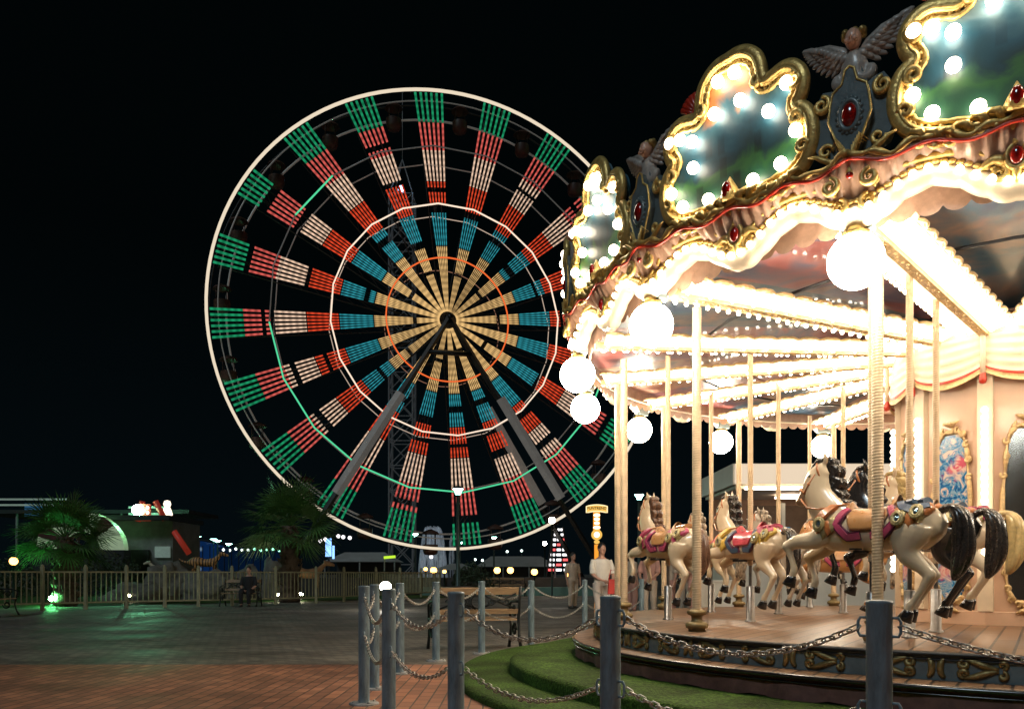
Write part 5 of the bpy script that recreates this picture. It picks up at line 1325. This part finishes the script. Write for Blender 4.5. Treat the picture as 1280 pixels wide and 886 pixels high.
# ---- far blue waterfront
bf = thing('waterfront_pavilion', 'long low blue lit pavilion on the far waterfront', 'building', (X(275, 120), 120, 0))
def r12(x): return X(x, 120)-X(275, 120)
def blue_mat():
    m, nt, N, L = newmat('blue_lit_glass'); tc = N.new('ShaderNodeTexCoord'); v = N.new('ShaderNodeTexVoronoi'); v.inputs['Scale'].default_value = .8; L.new(tc.outputs['Object'], v.inputs[0])
    cr = N.new('ShaderNodeValToRGB'); cr.color_ramp.elements[0].position = .12; cr.color_ramp.elements[0].color = (.5, .75, 1, 1); cr.color_ramp.elements[1].position = .34; cr.color_ramp.elements[1].color = (.008, .05, .20, 1); L.new(v.outputs[0], cr.inputs[0])
    e = N.new('ShaderNodeEmission'); L.new(cr.outputs[0], e.inputs[0]); e.inputs[1].default_value = .3; out(nt, e.outputs[0]); m.cycles.emission_sampling = 'NONE'; return m
BL = blue_mat()
m = MB(); m.sm = False; ou = [(r12(218), 1.5), (r12(218), Hh(680, 120)), (r12(238), Hh(674, 120)), (r12(268), Hh(681, 120)), (r12(268), 1.5)]; m.prism(ou, 0, 4, lambda u, h, d: Vector((u, d, h))); m.build('glazed_front', BL, bf)
m = MB(); m.sm = False; ou = [(r12(268), 1.5), (r12(268), Hh(683, 120)), (r12(300), Hh(684, 120)), (r12(345), Hh(689, 120)), (r12(345), 1.5)]; m.prism(ou, 1, 4, lambda u, h, d: Vector((u, d, h))); m.build('side_wing', EM('deep_blue_glass', (.01, .06, .20), .10), bf)
m = MB(); m.sm = False
for x in range(218, 345, 9): m.bar((r12(x), -.2, 0), (r12(x), -.2, Hh(682, 120)), .07)
m.bar((r12(216), -.2, Hh(682, 120)), (r12(238), -.2, Hh(673, 120)), .12); m.bar((r12(238), -.2, Hh(673, 120)), (r12(345), -.2, Hh(688, 120)), .12)
m.build('mullion', M['dark'], bf)
bls = thing('quay_light_string', 'string of tiny white and green lights along the far quay', 'string lights', (X(318, 110), 110, Hh(686, 110)))
M['tiny'] = EM('tiny_white_light', (.8, 1, .9), 4); M['tinygreen'] = EM('tiny_green_light', (.3, 1, .6), 4)
m = MB(); m.tube([(-4.5, 0, 0), (0, 0, -.1), (4.5, 0, 0)], .03, 4); m.build('cable', M['dark'], bls)
for i in range(11):
    m = MB(); m.sphere((-4+.8*i, 0, -.08+.1*math.sin(i*4)), .17, 8, 6); m.build('bulb', M['tinygreen'] if i > 4 else M['tiny'], bls)
# ---- colourful ride lights left of the tents and the striped tower
M['wh'] = EM('white_ride_light', (1, .95, .95), 2.2); M['rd'] = EM('red_ride_light', (1, .12, .12), 1.6); M['bl'] = EM('blue_ride_light', (.25, .5, 1), 2.2); M['ylg'] = EM('yellow_green_light', (.62, 1, .05), 1.0)
tw = thing('light_tower', 'tapering lattice tower covered with rows of white and red lights', 'tower', (X(698, 58), 58, 0))
def r8(x): return X(x, 58)-X(698, 58)
z0, z1 = Hh(712, 58), Hh(662, 58)
m = MB(); m.sm = False
for s in (-1, 1):
    for q in (-.5, .5): m.bar((s*1.0, q, 0), (s*.3, q*.4, z1+.2), .06)
m.build('frame', M['dark'], tw)
for i in range(9):
    t = i/8; w_ = lerp(.85, .3, t); z = lerp(z0, z1, t)
    for j in range(3):
        m = MB(); m.sm = False; m.box(((j-1)*w_*.62, -.55+.3*t, z), (w_*.45, .08, .16)); m.build('light_bar', M['rd'] if (i*3+j) % 4 == 0 else M['wh'], tw)
lg_ = thing('blue_light_column', 'upright cluster of blue white lights left of the grey tents', 'ride lights', (X(411, 52), 52, 0))
m = MB(); m.sm = False; m.bar((0, 0, 0), (0, 0, Hh(672, 52)), .07); m.build('mast', M['dark'], lg_)
m = MB(); m.sm = False; m.box((0, -.1, Hh(684, 52)), (.35, .1, 1.1)); m.box((.3, -.1, Hh(690, 52)), (.12, .1, .8)); m.build('light_panel', M['bl'], lg_)
m = MB()
for x, y in ((-.5, 676), (-.2, 674), (.9, 671), (1.3, 672), (.6, 670)): m.sphere((x, -.1, Hh(y, 52)), .12, 8, 6)
m.build('lamp', M['wh'], lg_)
ya = thing('neon_sign', 'yellow green neon bar on a short pole between tents and fountain', 'sign', (X(487, 46), 46, 0))
m = MB(); m.sm = False; m.box((0, 0, Hh(696, 46)), (.62, .1, .14), Matrix.Rotation(R(-5), 3, 'Y')); m.build('neon_bar', M['ylg'], ya); m = MB(); m.bar((-.28, 0, 0), (-.28, 0, Hh(697, 46)), .04); m.build('pole', M['concrete'], ya)
# ---- tents
M['tent'] = P('grey_tent_canvas', (.20, .21, .20), .8, 0, .15, 1, emit=(.9, 1, .9), es=.012)
def tent(label, x0, x1, yt, yr, Z):
    t = thing('market_tent', label, 'tent', (X((x0+x1)/2, Z), Z, 0), 0, 'low grey tents along the far side'); w_ = X(x1, Z)-X(x0, Z); he = Hh(yt, Z); hr_ = Hh(yr, Z)
    m = MB(); m.sm = False; v = [m.av(p) for p in ((-w_/2, -2, he), (w_/2, -2, he), (w_/2, 2, he), (-w_/2, 2, he), (-w_/2+1, 0, hr_), (w_/2-1, 0, hr_))]
    for q in ((0, 1, 5, 4), (2, 3, 4, 5), (1, 2, 5), (3, 0, 4)): m.af([v[k] for k in q])
    m.build('roof', M['tent'], t)
    m = MB(); m.sm = False; m.box((0, 1.6, he/2-.01), (w_-.3, .1, he-.02)); m.build('wall', M['dark'], t)
    for i in range(int(w_/2.5)+2):
        m = MB(); m.bar((-w_/2+.1+(w_-.2)*i/(int(w_/2.5)+1), -1.9, 0), (-w_/2+.1+(w_-.2)*i/(int(w_/2.5)+1), -1.9, he), .05); m.build('pole', M['concrete'], t)
tent('long grey tent roof beyond the fence left of the fountain', 412, 500, 702, 690, 56)
tent('wide grey tent roof beyond the far benches right of the fountain', 596, 694, 708, 695, 60)
tent('dark tent end between the fountain and the lamp post', 545, 596, 712, 704, 58)
# ---- fountain
wm = newmat('fountain_water'); m_, nt, N, L = wm
tcn = N.new('ShaderNodeTexCoord'); mp = N.new('ShaderNodeMapping'); mp.inputs['Scale'].default_value = (9, 9, .8); L.new(tcn.outputs['Object'], mp.inputs[0]); nz = N.new('ShaderNodeTexNoise'); nz.inputs['Scale'].default_value = 1; nz.inputs['Detail'].default_value = 4; L.new(mp.outputs[0], nz.inputs[0])
mr = N.new('ShaderNodeMapRange'); mr.inputs['From Min'].default_value = .42; mr.inputs['From Max'].default_value = .66; mr.inputs['To Max'].default_value = .75; L.new(nz.outputs[0], mr.inputs[0])
tr_ = N.new('ShaderNodeBsdfTransparent'); df = N.new('ShaderNodeBsdfPrincipled'); df.inputs['Base Color'].default_value = (.75, .82, .88, 1); df.inputs['Roughness'].default_value = .3; df.inputs['Transmission Weight'].default_value = .3
df.inputs['Emission Color'].default_value = (.55, .65, .8, 1); df.inputs['Emission Strength'].default_value = .10
ms = N.new('ShaderNodeMixShader'); L.new(mr.outputs[0], ms.inputs[0]); L.new(tr_.outputs[0], ms.inputs[1]); L.new(df.outputs[0], ms.inputs[2]); out(nt, ms.outputs[0]); m_.cycles.emission_sampling = 'NONE'
ZF = 58
fo = thing('fountain', 'tall pale fountain with arching water jets below the wheel rim', 'fountain', (X(541, ZF), ZF, 0))
m = MB(); m.lathe([(1.9, 0), (1.9, .55), (1.75, .55), (1.7, .35), (0, .35)], 32); m.build('basin', M['concrete'], fo)
for i in range(16):
    a = 2*PI*i/16; H1 = Hh(660, ZF)+.05*math.sin(i*3); m = MB(); pts = []
    for k in range(13):
        t = k/12; r = .12+.80*t; pts.append((r*math.cos(a), r*math.sin(a), .5+(H1-.5)*(1-(abs(t-.30)/.70)**2.3 if t > .30 else 1-((.30-t)/.30)**2*.9)))
    m.tube(pts, [.10+.06*k/12 for k in range(13)], 6); m.build('water_jet', m_, fo)
m = MB(); m.tube([(1.15, 0, .4), (1.2, 0, Hh(678, ZF)), (1.25, 0, Hh(670, ZF)), (1.35, 0, Hh(678, ZF)), (1.45, 0, .4)], .09, 6); m.build('water_jet', m_, fo)
m = MB(); m.sphere((0, -1.2, Hh(696, ZF)), .13, 10, 8); m.build('lamp', M['wh'], fo)
# far small lights each a lamp
for i, (x, y, n_) in enumerate(((634, 689, 'left of two specks above the wide tent'), (652, 688, 'right of two specks above the wide tent'), (594, 699, 'beside the tent end nearest the tall lamp post'), (603, 700, 'over the left edge of the wide tent'))):
    p = W(x, y, 75); t = thing('far_lamp', 'tiny white lamp '+n_, 'lamp', (p.x, p.y, 0), 0, 'tiny white lamps in the distance')
    m = MB(); m.sphere((0, 0, p.z), .11, 8, 6); m.build('lamp_glass', M['tiny'], t); m = MB(); m.bar((0, 0, 0), (0, 0, p.z-.1), .03); m.build('pole', M['dark'], t)
# ---- low green lit wall and far benches
gw = MB(); gw.sm = False; pg_ = W(625, 717, 40); gw.box((0, 0, .22), (9.5, .5, .44)); o = gw.build('planter_wall', P('green_grey_wall', (.12, .22, .17), .6, 0, .2, 1.5)); o.location = (pg_.x+.8, 43, 0); o['label'] = 'long low green grey planter wall behind the far benches'; o['category'] = 'planter'
def far_bench(label, x, y, rz):
    p = G(x, y); t = bench(label, (p.x, p.y, 0), rz); return t
far_bench('far bench under the first pair of amber lamps', 617, 744, R(185)); far_bench('far bench left of the slim post by the amber lamps', 641, 745, R(172)); far_bench('dark bench cut by the frame edge on the grey paving', -4, 770, R(100))
far_bench('bench by the railing on which a person in black sits', 301, 757.5, R(0))
# utility box by lamp
ub = MB(); ub.sm = False; ub.box((0, 0, .36), (.4, .32, .72)); ub.box((0, 0, .74), (.46, .38, .04)); ub.box((0, -.17, .38), (.26, .02, .4)); p = W(575, 717, 24.2); o = ub.build('litter_bin', M['dark']); o.location = (p.x+.12, p.y-.2, 0); o['label'] = 'dark boxy litter bin at the foot of the tall lamp post'; o['category'] = 'litter bin'

# ================================================================== ORANGE SIGN COLUMN
sc_ = thing('sign_column', 'glowing orange column sign with round lamps and a curved name board', 'sign', (X(746, 24), 24, 0))
def hs(y): return Hh(y, 24)
M['signframe'] = EM('amber_sign_edge', (1, .36, .04), 1.1); M['signface'] = EM('yellow_sign_face', (1, .58, .12), .95); M['signdark'] = P('brown_lettering', (.10, .03, .005), .6, 0, .1, 5); M['signwhite'] = EM('warm_white_sign_lamp', (1, .78, .55), 2.6)
m = MB(); m.sm = False; K = 24/F; ou = [(K*(-13+26*i/10), hs(640.5)+K*1.8*math.sin(PI*i/10)) for i in range(11)]+[(K*(13-26*i/10), hs(632.5)+K*1.8*math.sin(PI*i/10)) for i in range(11)]
m.prism(ou, .0, .12, lambda u, h, d: Vector((u, d, h))); nb2 = m.build('name_board', M['signface'], sc_)
m = MB(); m.tube([(u, -.01, h) for u, h in ou], .018, 6, loop=True); m.build('border_tube', EM('cream_border_tube', (1, .75, .4), 1.4), nb2)
fc = bpy.data.curves.new('lettering', 'FONT'); fc.body = 'FUNTREND'; fc.size = .105; fc.offset = .002; fc.align_x = 'CENTER'; fc.align_y = 'CENTER'; fc.extrude = .006; fc.materials.append(M['signdark'])
fo_ = bpy.data.objects.new('lettering', fc); COL.objects.link(fo_); fo_.parent = nb2; fo_.location = (0, -.012, hs(635)); fo_.rotation_euler = (R(90), 0, 0)
m = MB(); m.sm = False; m.box((0, .08, hs(662)/2+hs(642)/2), (K*8, .08, hs(642)-hs(680))); m.box((0, .10, hs(680)/2), (K*5, .08, hs(680))); m.build('column', M['signframe'], sc_)
for y, w_ in ((643.5, 4.2), (648.5, 3.6), (653.5, 3.4), (659, 4.6)):
    m = MB(); m.sphere((0, 0, hs(y)), K, 12, 8, (w_, 2, 2.1)); m.build('lamp', M['signwhite'], sc_)
m = MB(); m.tube([(0, -.02, hs(668)), (0, .05, hs(668))], K*3.6, 20, up=(1, 0, 0)); m.build('wheel_lamp', M['signwhite'], sc_)
m = MB(); m.tube([(K*5.2*math.cos(2*PI*k/24), .02, hs(668)+K*5.2*math.sin(2*PI*k/24)) for k in range(24)], .04, 6, loop=True); m.build('ring_lamp', M['signface'], sc_)
m = MB(); m.sphere((0, 0, hs(677)), K, 12, 8, (3.6, 2, 2.6)); m.build('lamp', M['signface'], sc_)

# ================================================================== BOOTH BEHIND THE CAROUSEL
bo = thing('ticket_booth', 'white flat roofed ticket booth with big windows behind the carousel deck', 'booth', (X(921, 24), 24, 0))
def rb(x): return X(x, 24)-X(921, 24)
M['boothwhite'] = P('booth_white_panel', (.72, .66, .56), .5, 0, .05, 1.5, emit=None)
dp = 3.6; Wb = rb(1140)
m = MB(); m.sm = False; m.box((Wb/2, dp/2, (Hh(580, 24)+Hh(606, 24))/2), (Wb+.3, dp+.3, Hh(580, 24)-Hh(606, 24))); m.box((Wb/2, dp/2, Hh(609, 24)), (Wb+.1, dp+.1, .08)); m.build('roof_fascia', M['boothwhite'], bo)
m = MB(); m.sm = False; m.box((Wb/2, -.19, (Hh(580, 24)+Hh(606, 24))/2), (Wb+.2, .06, Hh(580, 24)-Hh(606, 24)-.04)); m.build('fascia_glow_face', EM('cream_fascia_glow', (1, .80, .58), .85), bo)  # added glowing face that brightens the front of the fascia
m = MB(); m.sm = False; m.box((Wb/2, -.12, Hh(611, 24)), (Wb-.4, .08, .05)); m.build('eave_fill_strip', EM('warm_fill_strip', (1, .78, .52), 16, 'FRONT'), bo)  # added fill strip under the eave, brightens the lower wall
m = MB(); m.sm = False; m.box((Wb/2, .1, .78/1), (Wb-.1, .14, 1.52)); m.box((.1, dp/2, .76), (.14, dp-.2, 1.52)); m.build('lower_wall', M['boothwhite'], bo)
m = MB(); m.sm = False; m.box((Wb/2, dp-.1, Hh(609, 24)/2), (Wb-.2, .1, Hh(609, 24)-.1)); m.build('back_wall', P('booth_interior', (.34, .20, .13), .7, 0, .3, 1.2), bo)
m = MB(); m.sm = False; m.box((Wb/2, dp/2, .02), (Wb, dp, .04)); m.build('floor', M['dark'], bo)
for x in (.05, Wb*.27, Wb*.5, Wb*.75, Wb-.05):
    m = MB(); m.sm = False; m.box((x, .1, 2.3), (.10, .10, 1.6)); m.build('window_post', M['boothwhite'], bo)
gm_, nt, N, L = newmat('booth_glass'); g1 = N.new('ShaderNodeBsdfGlossy'); g1.inputs['Roughness'].default_value = .05; g1.inputs[0].default_value = (.7, .75, .8, 1); g2 = N.new('ShaderNodeBsdfTransparent'); g2.inputs[0].default_value = (.85, .9, .92, 1); mxs = N.new('ShaderNodeMixShader'); mxs.inputs[0].default_value = .18; L.new(g2.outputs[0], mxs.inputs[1]); L.new(g1.outputs[0], mxs.inputs[2]); out(nt, mxs.outputs[0])
for i, (a, b) in enumerate(((.05, .27), (.27, .5), (.5, .75), (.75, 1))):
    m = MB(); m.sm = False; m.box((Wb*(a+b)/2, .12, 2.28), (Wb*(b-a)-.14, .02, 1.5)); m.build('window_pane', gm_, bo)
m = MB(); m.sm = False; m.box((Wb*.5, 1.8, Hh(609, 24)-.12), (1.6, .3, .06)); m.build('ceiling_light', EM('booth_ceiling_light', (1, .72, .5), 9, 'FRONT'), bo)
m = MB(); m.sm = False; m.box((Wb*.12, 2.2, 1.6), (.9, .1, .5)); m.box((Wb*.42, 2.4, 2.1), (.4, .1, .9)); m.build('blue_screen', EM('blue_screen', (.05, .35, .6), .9), bo)
m = MB(); m.sm = False
random.seed(5)
for i in range(14): m.mi = i % 3; m.box((Wb*.50+random.uniform(-.3, .3), -.02, 2.0+random.uniform(-.25, .35)), (.16, .04, .09))
m.build('colourful_sign', [EM('sg1', (1, .2, .1), 1.2), EM('sg2', (.2, .6, 1), 1.2), EM('sg3', (1, .9, .4), 1.2)], bo)

# ================================================================== PEOPLE
M['skin'] = P('skin', (.50, .27, .19), .5, 0, .1, 6); M['shirt_white'] = P('white_cotton_shirt', (.72, .66, .58), .8, 0, .08, 5, .3, 15); M['trousers'] = P('pale_trousers', (.62, .52, .44), .8, 0, .1, 5, .3, 12); M['blackcloth'] = P('black_cloth', (.012, .012, .014), .8, 0, .3, 5); M['hair'] = P('dark_hair', (.02, .014, .01), .6, 0, .3, 20); M['pinkcloth'] = P('dusty_pink_cloth', (.50, .26, .20), .8, 0, .15, 4); M['beige'] = P('beige_cloth', (.48, .38, .29), .8, 0, .15, 4); M['redcloth'] = P('red_cloth', (.50, .03, .02), .6, 0, .2, 5); M['shoe'] = P('dark_shoes', (.04, .03, .025), .6, 0, .2, 5)
def person(label, loc, rz, top, bottom, sit=False, arms='down', s=1.0, hold=None, headturn=0):
    t = thing('person', label, 'person', loc, rz, None); t.scale = (s, s, s)
    b = MB(); z0 = -.42 if sit else 0     # pelvis shift
    pz = .93+z0
    hip = lambda q: Vector((0, q*.09, pz))
    legs = []
    for q in (-1, 1):
        if sit: L_ = [hip(q), Vector((.22, q*.12, pz+.02)), Vector((.43, q*.13, pz)), Vector((.45, q*.13, pz-.22)), Vector((.42, q*.13, .09))]
        else: L_ = [hip(q), Vector((.01, q*.10, .72)), Vector((.025-.02*q, q*.10, .50)), Vector((0-.02*q, q*.10, .28)), Vector((-.02-.02*q, q*.105, .09))]
        legs.append(L_)
        b.tube(spline(L_, 3), [.085, .083, .08, .076, .072, .068, .062, .058, .056, .052, .046, .042, .04], 10)
        f = L_[-1]; b.tube([f+Vector((-.05, 0, -.045)), f+Vector((.02, 0, -.04)), f+Vector((.12, 0, -.055)), f+Vector((.175, 0, -.065))], [(.036, .04), (.042, .045), (.042, .028), (.03, .02)], 10)
    tor_ = [(0, .90, .155, .11), (0, 1.0, .145, .105), (.0, 1.12, .14, .105), (-.005, 1.24, .165, .115), (-.01, 1.36, .175, .11), (-.01, 1.44, .13, .085), (0, 1.49, .06, .06)]
    b.tube([(x, 0, z+z0) for x, z, _, _ in tor_], [(c, d) if False else (c, d) for _, _, c, d in tor_], 16, up=(1, 0, 0))
    b.tube([(0, 0, 1.46+z0), (.012, 0, 1.56+z0)], [.055, .052], 12)
    hc = Vector((.02, 0, 1.65+z0)); b.sphere(hc, .10, 16, 12, (.95, .78, 1.18)); b.sphere(hc+Vector((.03, 0, -.07)), .06, 12, 8, (1, .85, .8))
    b.sphere(hc+Vector((.098, 0, -.012)), .018, 8, 6, (1, .7, 1.3))
    for q in (-1, 1): b.sphere(hc+Vector((-.0, q*.08, -.005)), .022, 8, 6, (.8, .45, 1.3))
    sl = []
    for q in (-1, 1):
        sh_ = Vector((-.01, q*.175, 1.41+z0))
        if arms == 'front' or sit: pts = [sh_, Vector((.02, q*.23, 1.26+z0)), Vector((.06, q*.235, 1.12+z0)), Vector((.20, q*.17, 1.02+z0)), Vector((.30, q*.09, .98+z0))]
        else: pts = [sh_, Vector((-.02, q*.225, 1.26+z0)), Vector((-.015, q*.245, 1.12+z0)), Vector((.02, q*.25, .97+z0)), Vector((.05, q*.245, .85+z0))]
        sl.append(pts); b.tube(spline(pts, 3), [.058, .055, .051, .048, .045, .043, .041, .038, .035, .032, .029, .027, .026], 10)
        h = pts[-1]; d = (pts[-1]-pts[-2]).normalized(); b.tube([h, h+d*.04, h+d*.085], [(.028, .018), (.038, .02), (.034, .016)], 8, up=(0, 1, 0))
        sd_ = d.cross(Vector((0, 1, 0))).normalized() if abs(d.y) < .9 else Vector((1, 0, 0)); lat = d.cross(sd_).normalized()
        for k in range(4):
            o0_ = h+d*.08+sd_*(.013*(k-1.5)*1.35); l = (.062, .072, .066, .052)[k]; b.tube([o0_, o0_+d*l*.55, o0_+d*l+lat*.012*q], [.0095, .009, .007], 6)
        o0_ = h+d*.025+sd_*-.03; b.tube([o0_, o0_+d*.03-sd_*.022, o0_+d*.06-sd_*.026], [.011, .010, .008], 6)
    me = fuse(b, .0105, 2); me.materials.append(M['skin']); bo_ = link('body', me, t)
    m = MB(); tr2 = [(x, z+z0, c+.022, d+.022) for x, z, c, d in tor_[:-1]]
    m.tube([(x, 0, z) for x, z, _, _ in [(0, .86+z0, .178, .135)]+tr2], [(c, d) for _, _, c, d in [(0, .86+z0, .178, .135)]+tr2], 18, up=(1, 0, 0))
    for pts in sl: m.tube(spline(pts[:3], 3), [.070, .066, .063, .061, .060, .062, .066][:len(spline(pts[:3], 3))], 12)
    me = fuse(m, .013, 2); me.materials.append(top); link('shirt', me, t)
    m = MB()
    for L_ in legs: 
        q = spline(L_[:-1]+[L_[-1]+Vector((0, 0, .02))], 3); m.tube(q, [.112, .108, .102, .096, .09, .086, .082, .078, .075, .072, .07, .068, .068][:len(q)], 12)
    m.tube([(0, 0, pz-.05), (0, 0, pz+.09)], [(.17, .125), (.16, .12)], 14, up=(1, 0, 0)); me = fuse(m, .014, 2); me.materials.append(bottom); link('trousers', me, t)
    m = MB()
    for L_ in legs:
        f = L_[-1]; m.tube([f+Vector((-.06, 0, -.045)), f+Vector((.02, 0, -.042)), f+Vector((.13, 0, -.058)), f+Vector((.19, 0, -.066))], [(.042, .044), (.048, .048), (.048, .032), (.034, .024)], 10)
    m.build('shoe', M['shoe'], t)
    m = MB(); m.sphere(hc+Vector((-.018, 0, .03)), .106, 16, 12, (.92, .84, 1.05)); m.build('hair', M['hair'], t)
    return t
pp = G(752, 783); person('person in white shirt and pale trousers standing beside the carousel ledge', (pp.x, pp.y, 0), R(-70), M['shirt_white'], M['trousers'], arms='front', s=.98)
m = MB(); m.sm = False; m.box((0, 0, 0), (.22, .12, .30), None, .85); o = m.build('shoulder_bag', M['redcloth']); m = MB(); m.tube([(-.09, 0, .15), (-.05, 0, .34), (.05, 0, .34), (.09, 0, .15)], .01, 6); m.build('handle', M['redcloth'], o)
o.location = (pp.x+.20, pp.y-.34, .84); o['label'] = 'bright red bag held in front of the person in white'; o['category'] = 'bag'
ps_ = G(303, 757.5); person('person in dark clothes sitting on the bench by the railing', (ps_.x+.25, ps_.y-.10, .0), R(-90), M['blackcloth'], M['blackcloth'], sit=True, s=1.0)
for i, (x, Z, rz, tp_, bt_, lb_) in enumerate(((812, 21, -120, 'pinkcloth', 'beige', 'person in dusty pink top walking past the open end of the deck'), (838, 22.5, 200, 'beige', 'pinkcloth', 'person in beige top behind the brown tailed cream horse'), (866, 20.5, 160, 'pinkcloth', 'pinkcloth', 'person in all pink clothes between the rim pole and the booth'),
     (716, 27, -60, 'beige', 'beige', 'distant person in beige left of the person in white'), (857, 24, 60, 'beige', 'beige', 'person in all beige close to the ticket booth corner'), (790, 23.5, 20, 'beige', 'pinkcloth', 'person in beige top and pink trousers right of the orange column sign'))):
    p = W(x, 717, Z); person(lb_, (p.x, p.y, 0), R(rz), M[tp_], M[bt_], arms='down' if i % 2 else 'front', s=1.0)
cn_ = MB(); cn_.sm = False; cn_.box((0, 0, .45), (1.0, .5, .9)); cn_.box((0, 0, .92), (1.1, .6, .05)); p = W(893, 717, 21.5); o = cn_.build('counter', M['boothwhite']); o.location = (p.x, p.y, 0); o['label'] = 'pale counter block in front of the ticket booth'; o['category'] = 'counter'

bulb_rest_lim = 0
